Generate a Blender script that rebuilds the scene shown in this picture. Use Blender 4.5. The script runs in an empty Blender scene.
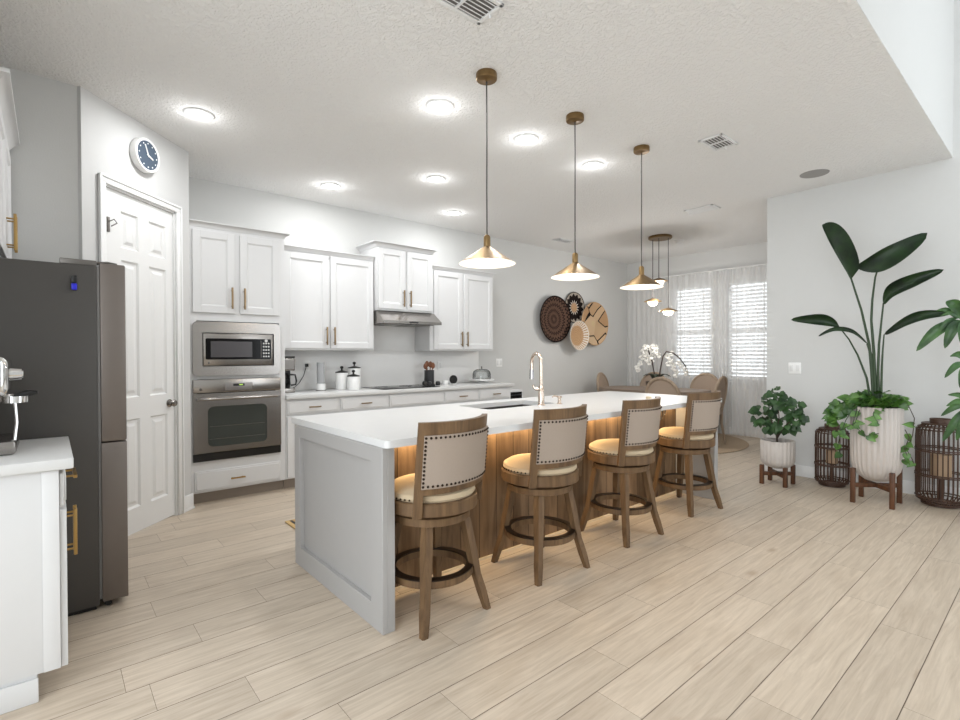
import bpy, bmesh, math, random
from mathutils import Vector, Matrix
random.seed(7)
sc = bpy.context.scene
COL = sc.collection
PI = math.pi
R = math.radians

# ------------------------------------------------------------------ camera
cam_d = bpy.data.cameras.new('camera')
cam_d.sensor_width = 36.0
cam_d.lens = 505.045 * 36 / 960
cam_d.clip_start = 0.02
cam = bpy.data.objects.new('camera', cam_d)
COL.objects.link(cam)
_y, _p, _r = 0.705436560, 0.0100190649, 0.00305601893
_fw = Vector((math.sin(_y) * math.cos(_p), math.cos(_y) * math.cos(_p), -math.sin(_p)))
_rt = Vector((math.cos(_y), -math.sin(_y), 0))
_dn = _fw.cross(_rt)
_rt2 = math.cos(_r) * _rt + math.sin(_r) * _dn
_dn2 = -math.sin(_r) * _rt + math.cos(_r) * _dn
_m = Matrix((( _rt2.x, -_dn2.x, -_fw.x, 0), (_rt2.y, -_dn2.y, -_fw.y, 0), (_rt2.z, -_dn2.z, -_fw.z, 0), (0, 0, 0, 1)))
cam.matrix_world = Matrix.Translation((0, 0, 1.29)) @ _m
sc.camera = cam

# ------------------------------------------------------------------ world, light, exposure
world = bpy.data.worlds.new('World')
sc.world = world
world.use_nodes = True
wn = world.node_tree
bg = wn.nodes['Background']
bg.inputs[0].default_value = (0.90, 0.955, 1.0, 1)
bg.inputs[1].default_value = 2.3
sc.view_settings.view_transform = 'Standard'
sc.view_settings.look = 'None'
sc.view_settings.gamma = 1
sc.view_settings.use_curve_mapping = False
sc.view_settings.exposure = 0.44


def area(name, loc, rot, sx, sy, power, col=(1, 1, 1), shape='RECTANGLE', spread=None):
    l = bpy.data.lights.new(name, 'AREA')
    l.shape = shape
    l.size = sx
    if shape in ('RECTANGLE', 'ELLIPSE'):
        l.size_y = sy
    l.energy = power
    l.color = col
    if spread:
        l.spread = spread
    o = bpy.data.objects.new(name, l)
    o.location = loc
    o.rotation_euler = rot
    COL.objects.link(o)
    return o


# added fill light from the left, brightens the island end and ceiling
area('added_left_fill', (-5.5, -1.0, 2.0), (R(88), 0, R(-59)), 6.0, 3.5, 100, (0.93, 0.97, 1.0))

# ------------------------------------------------------------------ materials
MATS = {}


def srgb(r, g, b):
    f = lambda c: (c / 255 / 12.92) if c / 255 <= 0.04045 else ((c / 255 + 0.055) / 1.055) ** 2.4
    return (f(r), f(g), f(b), 1)


def mat(name, col, rough=0.5, metal=0.0, noise=0.0, nscale=20, bump=0.0, bscale=60, emit=None, estr=0, trans=0, spec=None, coat=0, stretch=None):
    if name in MATS:
        return MATS[name]
    m = bpy.data.materials.new(name)
    m.use_nodes = True
    nt = m.node_tree
    b = nt.nodes['Principled BSDF']
    c = srgb(*col)
    b.inputs['Base Color'].default_value = c
    b.inputs['Roughness'].default_value = rough
    b.inputs['Metallic'].default_value = metal
    if spec is not None:
        b.inputs['Specular IOR Level'].default_value = spec
    if coat:
        b.inputs['Coat Weight'].default_value = coat
    if trans:
        b.inputs['Transmission Weight'].default_value = trans
    tc = nt.nodes.new('ShaderNodeTexCoord')
    mp = nt.nodes.new('ShaderNodeMapping')
    nt.links.new(tc.outputs['Object'], mp.inputs['Vector'])
    if stretch:
        mp.inputs['Scale'].default_value = stretch
    nz = nt.nodes.new('ShaderNodeTexNoise')
    nz.inputs['Scale'].default_value = nscale
    nz.inputs['Detail'].default_value = 4
    nt.links.new(mp.outputs[0], nz.inputs['Vector'])
    mx = nt.nodes.new('ShaderNodeMix')
    mx.data_type = 'RGBA'
    k = max(noise, 0.01)
    mx.inputs[6].default_value = (c[0] * (1 - k), c[1] * (1 - k), c[2] * (1 - k), 1)
    mx.inputs[7].default_value = (min(1, c[0] * (1 + k)), min(1, c[1] * (1 + k)), min(1, c[2] * (1 + k)), 1)
    nt.links.new(nz.outputs[0], mx.inputs[0])
    nt.links.new(mx.outputs[2], b.inputs['Base Color'])
    if bump:
        bn = nt.nodes.new('ShaderNodeTexNoise')
        bn.inputs['Scale'].default_value = bscale
        bn.inputs['Detail'].default_value = 3
        nt.links.new(mp.outputs[0], bn.inputs['Vector'])
        bp = nt.nodes.new('ShaderNodeBump')
        bp.inputs['Strength'].default_value = bump
        bp.inputs['Distance'].default_value = 0.01
        nt.links.new(bn.outputs[0], bp.inputs['Height'])
        nt.links.new(bp.outputs[0], b.inputs['Normal'])
    if emit:
        b.inputs['Emission Color'].default_value = srgb(*emit)
        b.inputs['Emission Strength'].default_value = estr
    MATS[name] = m
    return m


def wood(name, dark, light, axis='Z', scale=6.0, ratio=14.0, rough=0.5, planks=None, contrast=1.0, bump=0.1):
    m = bpy.data.materials.new(name)
    m.use_nodes = True
    nt = m.node_tree
    N, L = nt.nodes, nt.links
    b = N['Principled BSDF']
    b.inputs['Roughness'].default_value = rough
    b.inputs['Specular IOR Level'].default_value = 0.3
    tc = N.new('ShaderNodeTexCoord')
    mp = N.new('ShaderNodeMapping')
    s = {'X': (1 / ratio, 1, 1), 'Y': (1, 1 / ratio, 1), 'Z': (1, 1, 1 / ratio)}[axis]
    mp.inputs['Scale'].default_value = s
    L.new(tc.outputs['Object'], mp.inputs['Vector'])
    n1 = N.new('ShaderNodeTexNoise')
    n1.inputs['Scale'].default_value = scale * 5
    n1.inputs['Detail'].default_value = 6
    n1.inputs['Roughness'].default_value = 0.6
    n1.inputs['Distortion'].default_value = 0.6
    L.new(mp.outputs[0], n1.inputs['Vector'])
    rp = N.new('ShaderNodeValToRGB')
    rp.color_ramp.elements[0].position = 0.5 - 0.2 / contrast
    rp.color_ramp.elements[1].position = 0.5 + 0.2 / contrast
    rp.color_ramp.elements[0].color = srgb(*dark)
    rp.color_ramp.elements[1].color = srgb(*light)
    L.new(n1.outputs[0], rp.inputs[0])
    out = rp.outputs[0]
    if planks:
        w, coord = planks
        sp = N.new('ShaderNodeSeparateXYZ')
        L.new(tc.outputs['Object'], sp.inputs[0])
        d = N.new('ShaderNodeMath'); d.operation = 'DIVIDE'; d.inputs[1].default_value = w
        L.new(sp.outputs[coord], d.inputs[0])
        fl = N.new('ShaderNodeMath'); fl.operation = 'FLOOR'
        L.new(d.outputs[0], fl.inputs[0])
        wn_ = N.new('ShaderNodeTexWhiteNoise'); wn_.noise_dimensions = '1D'
        L.new(fl.outputs[0], wn_.inputs['W'])
        cb = N.new('ShaderNodeCombineXYZ')
        mu = N.new('ShaderNodeMath'); mu.operation = 'MULTIPLY'; mu.inputs[1].default_value = 37.0
        L.new(wn_.outputs[0], mu.inputs[0]); L.new(mu.outputs[0], cb.inputs[1]); L.new(mu.outputs[0], cb.inputs[2])
        L.new(cb.outputs[0], mp.inputs['Location'])
        hs = N.new('ShaderNodeHueSaturation')
        mr = N.new('ShaderNodeMapRange'); mr.inputs[3].default_value = 0.62; mr.inputs[4].default_value = 1.25
        L.new(wn_.outputs[0], mr.inputs[0]); L.new(mr.outputs[0], hs.inputs['Value']); L.new(out, hs.inputs['Color'])
        fr = N.new('ShaderNodeMath'); fr.operation = 'FRACT'; L.new(d.outputs[0], fr.inputs[0])
        gt = N.new('ShaderNodeMath'); gt.operation = 'GREATER_THAN'; gt.inputs[1].default_value = 0.03
        L.new(fr.outputs[0], gt.inputs[0])
        mx = N.new('ShaderNodeMix'); mx.data_type = 'RGBA'
        L.new(gt.outputs[0], mx.inputs[0]); mx.inputs[6].default_value = srgb(45, 32, 22); L.new(hs.outputs[0], mx.inputs[7])
        out = mx.outputs[2]
    L.new(out, b.inputs['Base Color'])
    if bump:
        bp = N.new('ShaderNodeBump'); bp.inputs['Strength'].default_value = bump; bp.inputs['Distance'].default_value = 0.004
        L.new(n1.outputs[0], bp.inputs['Height']); L.new(bp.outputs[0], b.inputs['Normal'])
    MATS[name] = m
    return m


WALL = mat('wall_paint', (205, 205, 203), 0.9, noise=0.01, bump=0.08, bscale=120, spec=0.2)
WALLW = mat('wall_paint_white', (200, 200, 199), 0.85, noise=0.01, bump=0.05, bscale=120, spec=0.2)
WALLG = mat('wall_paint_grey', (205, 205, 203), 0.9, noise=0.01, bump=0.08, bscale=120, spec=0.2)
TRIM = mat('white_trim_paint', (224, 224, 223), 0.45)
CAB = mat('white_cabinet_paint', (213, 213, 213), 0.42)
GREY = mat('grey_cabinet_paint', (164, 162, 160), 0.5, noise=0.02)
QUARTZ = mat('white_quartz', (210, 210, 209), 0.3, noise=0.03, nscale=9)
STEEL = mat('brushed_steel', (160, 156, 152), 0.24, 1.0, noise=0.05, nscale=30, stretch=(1, 1, 40))
STEELD = mat('dark_steel', (118, 114, 110), 0.32, 1.0, noise=0.05, nscale=30, stretch=(1, 1, 40))
FRDOOR = mat('fridge_door_steel', (118, 110, 104), 0.42, 0.55, noise=0.03)
FRSIDE = mat('dark_grey_panel', (70, 67, 64), 0.45, 0.1, noise=0.03)
CHROME = mat('chrome', (225, 225, 225), 0.08, 1.0)
BLACK = mat('black_plastic', (18, 18, 18), 0.35)
BGLASS = mat('black_glass', (8, 8, 9), 0.12, spec=0.2)
DGLASS = mat('oven_glass', (58, 62, 58), 0.08, coat=0.5)
BRASS = mat('brushed_brass', (178, 146, 92), 0.3, 1.0, noise=0.05)
BRONZE = mat('bronze_pull', (140, 120, 92), 0.35, 0.9)
ABRASS = mat('aged_brass', (132, 108, 74), 0.42, 1.0, noise=0.1, nscale=60)
CHAMP = mat('champagne_nickel', (222, 205, 190), 0.22, 1.0)
SHADEIN = mat('white_enamel', (250, 246, 240), 0.4)
TOEK = mat('toe_kick_brown', (150, 138, 126), 0.6)
NAIL = mat('dark_nailhead', (52, 40, 30), 0.35, 0.8)
SWOOD = wood('stool_wood', (82, 62, 43), (120, 94, 66), 'Z', 5, 10, 0.5)
WALNUT = wood('walnut', (66, 42, 28), (104, 68, 44), 'Z', 7, 8, 0.45)
PANELW = wood('island_rustic_wood', (78, 60, 43), (146, 118, 88), 'Z', 3.0, 9, 0.65, planks=(0.148, 0), contrast=0.8)
DARKRING = mat('dark_bronze_band', (36, 26, 20), 0.35, 0.6)
LINEN = mat('linen', (158, 144, 131), 0.95, noise=0.10, nscale=260, bump=0.3, bscale=400)
CREAM = mat('cream_linen_seat', (190, 172, 144), 0.95, noise=0.08, nscale=260, bump=0.3, bscale=400)
POT = mat('fluted_ceramic', (186, 178, 171), 0.7, noise=0.03)
SOIL = mat('soil', (40, 30, 22), 0.95, noise=0.4, nscale=80)
WHITEC = mat('white_ceramic', (238, 238, 236), 0.3)
RATTAN = mat('dark_rattan', (74, 50, 36), 0.5, noise=0.25, nscale=40)
CANDLE = mat('tan_candle', (176, 150, 122), 0.6, noise=0.05)
CORD = mat('dark_cord', (60, 56, 52), 0.6)
CHAIRW = wood('weathered_oak', (140, 122, 104), (172, 154, 134), 'Z', 6, 8, 0.6)
CHAIRF = mat('cane_fabric', (164, 146, 130), 0.9, noise=0.12, nscale=200)
TABLEW = wood('grey_oak_table', (118, 104, 92), (150, 134, 120), 'Y', 5, 10, 0.5)
JUTE = mat('jute', (172, 152, 128), 0.95, noise=0.2, nscale=120, bump=0.5, bscale=150)
LENS = mat('lamp_lens', (255, 255, 255), 0.4, emit=(255, 252, 246), estr=9)
BULB = mat('warm_bulb', (255, 240, 220), 0.4, emit=(255, 226, 190), estr=9)
OPAL = mat('opal_globe', (255, 246, 232), 0.3, emit=(255, 236, 208), estr=3.0)
LEDM = mat('led_strip', (255, 220, 160), 0.4, emit=(255, 196, 120), estr=6)
STEMG = mat('green_stem', (40, 60, 32), 0.5, noise=0.15)
STEMD = mat('dark_stem', (60, 48, 34), 0.6, noise=0.15)
PETAL = mat('white_petal', (240, 238, 232), 0.5)
NAVY = mat('navy_dial', (62, 76, 92), 0.5)
PLATE = mat('outlet_plate', (236, 236, 234), 0.4)
SLAT = mat('blind_slat', (244, 244, 244), 0.5)
BLUE = mat('blue_plastic', (24, 24, 200), 0.3)
SPK = mat('speaker_grille', (150, 148, 145), 0.8, noise=0.1, nscale=300)
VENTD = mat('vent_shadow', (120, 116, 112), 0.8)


def leafmat(name, dark, light, rough=0.35):
    m = mat(name, light, rough, noise=0.0)
    nt = m.node_tree
    N, L = nt.nodes, nt.links
    b = N['Principled BSDF']
    rp = N.new('ShaderNodeValToRGB')
    rp.color_ramp.elements[0].position = 0.35
    rp.color_ramp.elements[1].position = 0.65
    rp.color_ramp.elements[0].color = srgb(*dark)
    rp.color_ramp.elements[1].color = srgb(*light)
    nz = [n for n in N if n.type == 'TEX_NOISE'][0]
    nz.inputs['Scale'].default_value = 9
    L.new(nz.outputs[0], rp.inputs[0])
    L.new(rp.outputs[0], b.inputs['Base Color'])
    b.inputs['Subsurface Weight'].default_value = 0.0
    return m


LEAFB = leafmat('bird_of_paradise_leaf', (24, 44, 26), (42, 72, 34), 0.38)
LEAFP = leafmat('pothos_leaf', (40, 76, 28), (94, 136, 56), 0.4)
LEAFI = leafmat('ivy_leaf', (28, 54, 28), (58, 92, 46), 0.45)
LEAFR = leafmat('umbrella_leaf', (30, 62, 30), (66, 106, 50), 0.4)
LEAFO = leafmat('orchid_leaf', (28, 36, 26), (44, 54, 38), 0.4)


def glassmat():
    m = bpy.data.materials.new('clear_glass')
    m.use_nodes = True
    nt = m.node_tree
    N, L = nt.nodes, nt.links
    for n in list(N):
        N.remove(n)
    o = N.new('ShaderNodeOutputMaterial')
    t = N.new('ShaderNodeBsdfTransparent'); t.inputs[0].default_value = (0.97, 0.98, 0.98, 1)
    g = N.new('ShaderNodeBsdfGlossy'); g.inputs['Roughness'].default_value = 0.03
    f = N.new('ShaderNodeFresnel'); f.inputs[0].default_value = 1.45
    x = N.new('ShaderNodeMixShader')
    L.new(f.outputs[0], x.inputs[0]); L.new(t.outputs[0], x.inputs[1]); L.new(g.outputs[0], x.inputs[2]); L.new(x.outputs[0], o.inputs[0])
    return m


def sheermat():
    m = bpy.data.materials.new('sheer_fabric')
    m.use_nodes = True
    nt = m.node_tree
    N, L = nt.nodes, nt.links
    for n in list(N):
        N.remove(n)
    o = N.new('ShaderNodeOutputMaterial')
    t = N.new('ShaderNodeBsdfTransparent')
    d = N.new('ShaderNodeBsdfDiffuse'); d.inputs[0].default_value = srgb(246, 246, 245)
    tl = N.new('ShaderNodeBsdfTranslucent'); tl.inputs[0].default_value = srgb(250, 250, 250)
    a = N.new('ShaderNodeMixShader'); a.inputs[0].default_value = 0.5
    L.new(d.outputs[0], a.inputs[1]); L.new(tl.outputs[0], a.inputs[2])
    w = N.new('ShaderNodeTexNoise'); w.inputs['Scale'].default_value = 400
    mr = N.new('ShaderNodeMapRange'); mr.inputs[3].default_value = 0.45; mr.inputs[4].default_value = 0.57
    L.new(w.outputs[0], mr.inputs[0])
    x = N.new('ShaderNodeMixShader')
    L.new(mr.outputs[0], x.inputs[0]); L.new(t.outputs[0], x.inputs[1]); L.new(a.outputs[0], x.inputs[2]); L.new(x.outputs[0], o.inputs[0])
    return m


GLASS = glassmat()
SHEER = sheermat()


def ceilmat():
    m = bpy.data.materials.new('knockdown_ceiling')
    m.use_nodes = True
    nt = m.node_tree
    N, L = nt.nodes, nt.links
    b = N['Principled BSDF']
    b.inputs['Base Color'].default_value = srgb(232, 231, 229)
    b.inputs['Roughness'].default_value = 0.95
    b.inputs['Specular IOR Level'].default_value = 0.1
    tc = N.new('ShaderNodeTexCoord')
    n1 = N.new('ShaderNodeTexNoise'); n1.inputs['Scale'].default_value = 38; n1.inputs['Detail'].default_value = 3; n1.inputs['Distortion'].default_value = 1.0
    L.new(tc.outputs['Object'], n1.inputs['Vector'])
    rp = N.new('ShaderNodeValToRGB')
    rp.color_ramp.elements[0].position = 0.44
    rp.color_ramp.elements[1].position = 0.6
    L.new(n1.outputs[0], rp.inputs[0])
    bp = N.new('ShaderNodeBump'); bp.inputs['Strength'].default_value = 0.55; bp.inputs['Distance'].default_value = 0.008
    L.new(rp.outputs[0], bp.inputs['Height']); L.new(bp.outputs[0], b.inputs['Normal'])
    return m


CEIL = ceilmat()


def floormat():
    m = bpy.data.materials.new('pale_oak_planks')
    m.use_nodes = True
    nt = m.node_tree
    N, L = nt.nodes, nt.links
    b = N['Principled BSDF']
    at = N.new('ShaderNodeAttribute'); at.attribute_name = 'plank'
    sp = N.new('ShaderNodeSeparateXYZ'); L.new(at.outputs['Vector'], sp.inputs[0])
    tc = N.new('ShaderNodeTexCoord')
    sc1 = N.new('ShaderNodeVectorMath'); sc1.operation = 'MULTIPLY'; sc1.inputs[1].default_value = (1, 1, 1)
    L.new(tc.outputs['Object'], sc1.inputs[0])
    off = N.new('ShaderNodeVectorMath'); off.operation = 'SCALE'; off.inputs['Scale'].default_value = 60
    L.new(at.outputs['Vector'], off.inputs[0])
    ad = N.new('ShaderNodeVectorMath'); ad.operation = 'ADD'
    L.new(sc1.outputs[0], ad.inputs[0]); L.new(off.outputs[0], ad.inputs[1])
    mp = N.new('ShaderNodeMapping'); mp.inputs['Scale'].default_value = (0.07, 1, 1)
    L.new(ad.outputs[0], mp.inputs['Vector'])
    n1 = N.new('ShaderNodeTexNoise'); n1.inputs['Scale'].default_value = 46; n1.inputs['Detail'].default_value = 7; n1.inputs['Roughness'].default_value = 0.62; n1.inputs['Distortion'].default_value = 0.8
    L.new(mp.outputs[0], n1.inputs['Vector'])
    rp = N.new('ShaderNodeValToRGB')
    rp.color_ramp.elements[0].position = 0.28; rp.color_ramp.elements[0].color = srgb(178, 163, 145)
    rp.color_ramp.elements[1].position = 0.66; rp.color_ramp.elements[1].color = srgb(202, 188, 170)
    L.new(n1.outputs[0], rp.inputs[0])
    # soft darker patches and knots
    mp2 = N.new('ShaderNodeMapping'); mp2.inputs['Scale'].default_value = (0.32, 1, 1)
    L.new(ad.outputs[0], mp2.inputs['Vector'])
    n2 = N.new('ShaderNodeTexNoise'); n2.inputs['Scale'].default_value = 6; n2.inputs['Detail'].default_value = 4
    L.new(mp2.outputs[0], n2.inputs['Vector'])
    r2 = N.new('ShaderNodeMapRange'); r2.inputs[1].default_value = 0.55; r2.inputs[2].default_value = 0.78; r2.inputs[3].default_value = 0; r2.inputs[4].default_value = 0.4
    L.new(n2.outputs[0], r2.inputs[0])
    m1 = N.new('ShaderNodeMix'); m1.data_type = 'RGBA'
    L.new(r2.outputs[0], m1.inputs[0]); L.new(rp.outputs[0], m1.inputs[6]); m1.inputs[7].default_value = srgb(158, 140, 120)
    hs = N.new('ShaderNodeHueSaturation')
    mr = N.new('ShaderNodeMapRange'); mr.inputs[3].default_value = 0.94; mr.inputs[4].default_value = 1.04
    L.new(sp.outputs[0], mr.inputs[0]); L.new(mr.outputs[0], hs.inputs['Value']); L.new(m1.outputs[2], hs.inputs['Color'])
    vm = N.new('ShaderNodeMapping'); vm.inputs['Scale'].default_value = (0.45, 1, 0.02)
    L.new(ad.outputs[0], vm.inputs['Vector'])
    vo = N.new('ShaderNodeTexVoronoi'); vo.inputs['Scale'].default_value = 4.0
    L.new(vm.outputs[0], vo.inputs['Vector'])
    kr = N.new('ShaderNodeMapRange'); kr.inputs[1].default_value = 0.03; kr.inputs[2].default_value = 0.13; kr.inputs[3].default_value = 0.55; kr.inputs[4].default_value = 0.0
    L.new(vo.outputs['Distance'], kr.inputs[0])
    km = N.new('ShaderNodeMix'); km.data_type = 'RGBA'
    L.new(kr.outputs[0], km.inputs[0]); L.new(hs.outputs[0], km.inputs[6]); km.inputs[7].default_value = srgb(150, 126, 102)
    L.new(km.outputs[2], b.inputs['Base Color'])
    b.inputs['Roughness'].default_value = 0.42
    b.inputs['Specular IOR Level'].default_value = 0.35
    bp = N.new('ShaderNodeBump'); bp.inputs['Strength'].default_value = 0.06; bp.inputs['Distance'].default_value = 0.003
    L.new(n1.outputs[0], bp.inputs['Height']); L.new(bp.outputs[0], b.inputs['Normal'])
    return m


FLOOR = floormat()
GROOVE = mat('floor_groove', (112, 98, 84), 0.8)


# ------------------------------------------------------------------ mesh helpers
class MB:
    def __init__(s):
        s.bm = bmesh.new()

    def box(s, x0, x1, y0, y1, z0, z1, bev=0.0, seg=2, rot=None, piv=None):
        r = bmesh.ops.create_cube(s.bm, size=1)
        vs = r['verts']
        sx, sy, sz = abs(x1 - x0), abs(y1 - y0), abs(z1 - z0)
        for v in vs:
            v.co = Vector(((x0 + x1) / 2 + v.co.x * sx, (y0 + y1) / 2 + v.co.y * sy, (z0 + z1) / 2 + v.co.z * sz))
        if bev > 0:
            es = list({e for v in vs for e in v.link_edges})
            q = bmesh.ops.bevel(s.bm, geom=es, offset=min(bev, 0.45 * min(sx, sy, sz)), segments=seg, affect='EDGES', profile=0.5)
            vs = list({v for v in q['verts']} | {v for v in vs if v.is_valid})
        if rot is not None:
            bmesh.ops.rotate(s.bm, verts=vs, cent=piv or Vector(((x0 + x1) / 2, (y0 + y1) / 2, (z0 + z1) / 2)), matrix=rot)
        return vs

    def cyl(s, p0, p1, r0, r1=None, seg=20, caps=True):
        r1 = r0 if r1 is None else r1
        p0, p1 = Vector(p0), Vector(p1)
        d = p1 - p0
        q = d.to_track_quat('Z', 'Y')
        a, b = [], []
        for i in range(seg):
            t = 2 * PI * i / seg
            c = Vector((math.cos(t), math.sin(t), 0))
            a.append(s.bm.verts.new(p0 + q @ (c * r0)))
            b.append(s.bm.verts.new(p1 + q @ (c * r1)))
        for i in range(seg):
            j = (i + 1) % seg
            s.bm.faces.new((a[i], a[j], b[j], b[i]))
        if caps:
            s.bm.faces.new(a[::-1]); s.bm.faces.new(b)

    def lathe(s, prof, c=(0, 0, 0), seg=40, flute=0, famp=0.0, axis='Z'):
        rings = []
        for r, z in prof:
            ring = []
            if r < 1e-6:
                v = Vector((0, 0, z))
                ring = [v]
            else:
                for i in range(seg):
                    t = 2 * PI * i / seg
                    rr = r * (1 + famp * (abs(math.sin(flute * t / 2)) - 0.5)) if flute else r
                    ring.append(Vector((rr * math.cos(t), rr * math.sin(t), z)))
            out = []
            for v in ring:
                if axis == 'Y':   # axis of revolution along -y (profile height points to -y)
                    v = Vector((v.x, -v.z, v.y))
                out.append(s.bm.verts.new(v + Vector(c)))
            rings.append(out)
        for a, b in zip(rings, rings[1:]):
            n = max(len(a), len(b))
            if n == 1:
                continue
            for i in range(n):
                j = (i + 1) % n
                try:
                    if len(a) == 1:
                        s.bm.faces.new((a[0], b[j], b[i]))
                    elif len(b) == 1:
                        s.bm.faces.new((a[i], a[j], b[0]))
                    else:
                        s.bm.faces.new((a[i], a[j], b[j], b[i]))
                except ValueError:
                    pass

    def tube(s, pts, rad, seg=8, caps=True, closed=False):
        pts = [Vector(p) for p in pts]
        n = len(pts)
        rr = rad if isinstance(rad, (list, tuple)) else [rad] * n
        up = None
        rings = []
        for i, p in enumerate(pts):
            if closed:
                t = pts[(i + 1) % n] - pts[i - 1]
            else:
                t = pts[min(i + 1, n - 1)] - pts[max(i - 1, 0)]
            t.normalize()
            if up is None:
                up = t.orthogonal().normalized()
            up = (up - t * up.dot(t)).normalized()
            sd = t.cross(up)
            rings.append([s.bm.verts.new(p + (up * math.cos(2 * PI * k / seg) + sd * math.sin(2 * PI * k / seg)) * rr[i]) for k in range(seg)])
        m = n if closed else n - 1
        for i in range(m):
            a, b = rings[i], rings[(i + 1) % n]
            for k in range(seg):
                l = (k + 1) % seg
                s.bm.faces.new((a[k], a[l], b[l], b[k]))
        if caps and not closed:
            s.bm.faces.new(rings[0][::-1]); s.bm.faces.new(rings[-1])

    def ball(s, c, r, sub=2, sc_=(1, 1, 1)):
        q = bmesh.ops.create_icosphere(s.bm, subdivisions=sub, radius=r)
        for v in q['verts']:
            v.co = Vector((v.co.x * sc_[0], v.co.y * sc_[1], v.co.z * sc_[2])) + Vector(c)

    def prism(s, pts, z0, z1):
        a = [s.bm.verts.new((p[0], p[1], z0)) for p in pts]
        b = [s.bm.verts.new((p[0], p[1], z1)) for p in pts]
        n = len(pts)
        for i in range(n):
            j = (i + 1) % n
            s.bm.faces.new((a[i], a[j], b[j], b[i]))
        s.bm.faces.new(a[::-1]); s.bm.faces.new(b)

    def quad(s, pts):
        s.bm.faces.new([s.bm.verts.new(p) for p in pts])

    def grid(s, rows):
        vs = [[s.bm.verts.new(p) for p in r] for r in rows]
        for i in range(len(vs) - 1):
            for j in range(len(vs[0]) - 1):
                s.bm.faces.new((vs[i][j], vs[i][j + 1], vs[i + 1][j + 1], vs[i + 1][j]))

    def obj(s, name, m, parent=None, smooth=True, loc=(0, 0, 0), rotz=0.0, recalc=True, angle=38, **props):
        if recalc:
            bmesh.ops.recalc_face_normals(s.bm, faces=s.bm.faces)
        me = bpy.data.meshes.new(name)
        s.bm.to_mesh(me)
        s.bm.free()
        o = bpy.data.objects.new(name, me)
        me.materials.append(m)
        if smooth:
            for p in me.polygons:
                p.use_smooth = True
            try:
                me.set_sharp_from_angle(angle=R(angle))
            except Exception:
                pass
        COL.objects.link(o)
        if parent:
            o.parent = parent
        o.location = loc
        o.rotation_euler = (0, 0, rotz)
        for k, v in props.items():
            o[k] = v
        return o


def thing(name, label, cat, loc=(0, 0, 0), rotz=0.0, group=None):
    o = bpy.data.objects.new(name, None)
    o.empty_display_size = 0.1
    COL.objects.link(o)
    o.location = loc
    o.rotation_euler = (0, 0, rotz)
    o['label'] = label
    o['category'] = cat
    if group:
        o['group'] = group
    return o


def tag(o, label, cat, group=None, kind=None):
    o['label'] = label
    o['category'] = cat
    if group:
        o['group'] = group
    if kind:
        o['kind'] = kind
    return o


def struct(name, mb, m, **k):
    o = mb.obj(name, m, **k)
    if not k.get('parent'):
        o['kind'] = 'structure'
    return o


def dup(root, loc, rotz=None, label=None, group=None):
    r = root.copy()
    COL.objects.link(r)
    r.location = loc
    if rotz is not None:
        r.rotation_euler = (0, 0, rotz)
    if label:
        r['label'] = label
    if group:
        r['group'] = group
    for ch in list(root.children):
        c = ch.copy(); COL.objects.link(c); c.parent = r
        for g in list(ch.children):
            d = g.copy(); COL.objects.link(d); d.parent = c
    return r


# ------------------------------------------------------------------ room shell
X0, X1, Y1, YF, ZC = -0.57, 8.33, 5.48, 0.69, 3.0

def build_floor():
    mb = MB()
    bm = mb.bm
    lay = bm.loops.layers.float_color.new('plank')
    known = {2: 0.572, 3: 0.785, 5: 0.364, 6: 0.58, 7: 1.124, 10: 0.586, 12: 0.211, 13: 0.513, 14: 0.855, 17: 0.41, 18: 0.634, 19: 0.885, 20: 1.16, 22: 0.70}
    W, LN, g = 0.195, 1.22, 0.0015
    for k in range(-12, 29):
        y0, y1 = 0.0055 + W * k, 0.0055 + W * (k + 1)
        off = known.get(k, random.random() * LN)
        x = off - 3 * LN
        while x < 9.0:
            xa, xb = max(x, -2.0), min(x + LN, 8.6)
            if xb - xa > 0.01:
                vs = [bm.verts.new(p) for p in ((xa + 0.0007, y0 + g, 0), (xb - 0.0007, y0 + g, 0), (xb - 0.0007, y1 - g, 0), (xa + 0.0007, y1 - g, 0))]
                f = bm.faces.new(vs)
                c = (random.random(), random.random(), random.random(), 1)
                for l in f.loops:
                    l[lay] = c
            x += LN
    f0 = len(bm.faces)
    o = mb.obj('floor', FLOOR, smooth=False)
    o['kind'] = 'structure'
    b = MB(); b.box(-2.0, 8.6, -2.4, 5.66, -0.12, -0.0025)
    s = b.obj('floor_base', GROOVE, parent=o, smooth=False)
    return o


build_floor()
b = MB(); b.box(X0 - 0.12, X1 + 0.12, YF + 0.002, Y1 + 0.12, ZC, ZC + 0.18)
struct('ceiling', b, CEIL, smooth=False)
b = MB(); b.box(-2.0, 6.02, YF, YF + 0.12, ZC + 0.002, 5.6)
struct('wall_header', b, WALL, smooth=False)
b = MB(); b.box(-2.0, 6.16, -2.4, YF + 0.12, 5.6, 5.75)  # unseen slab added over the living side to cut open-sky light
struct('ceiling_sky_block', b, CEIL, smooth=False)
b = MB(); b.box(0.9, X1 + 0.12, Y1, Y1 + 0.12, 0, ZC)
struct('wall_back', b, WALL, smooth=False)
b = MB(); b.box(0.80, 0.9, 4.816, Y1 + 0.12, 0, ZC)
struct('wall_return', b, WALL, smooth=False)
b = MB(); b.box(X0 - 0.12, X0, 2.3, 4.10, 0, ZC)
struct('wall_left', b, WALL, smooth=False)
b = MB(); b.box(X0 - 0.12, 0.163, 4.10, 4.22, 0, ZC)
struct('wall_alcove', b, WALL, smooth=False)
b = MB()
b.box(6.02, 6.16, -2.4, 2.19, 0, 5.6)
struct('wall_right', b, WALL, smooth=False)
b = MB(); b.box(6.16, X1 + 0.12, 2.07, 2.19, 0, ZC)
struct('wall_dining', b, WALL, smooth=False)
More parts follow.
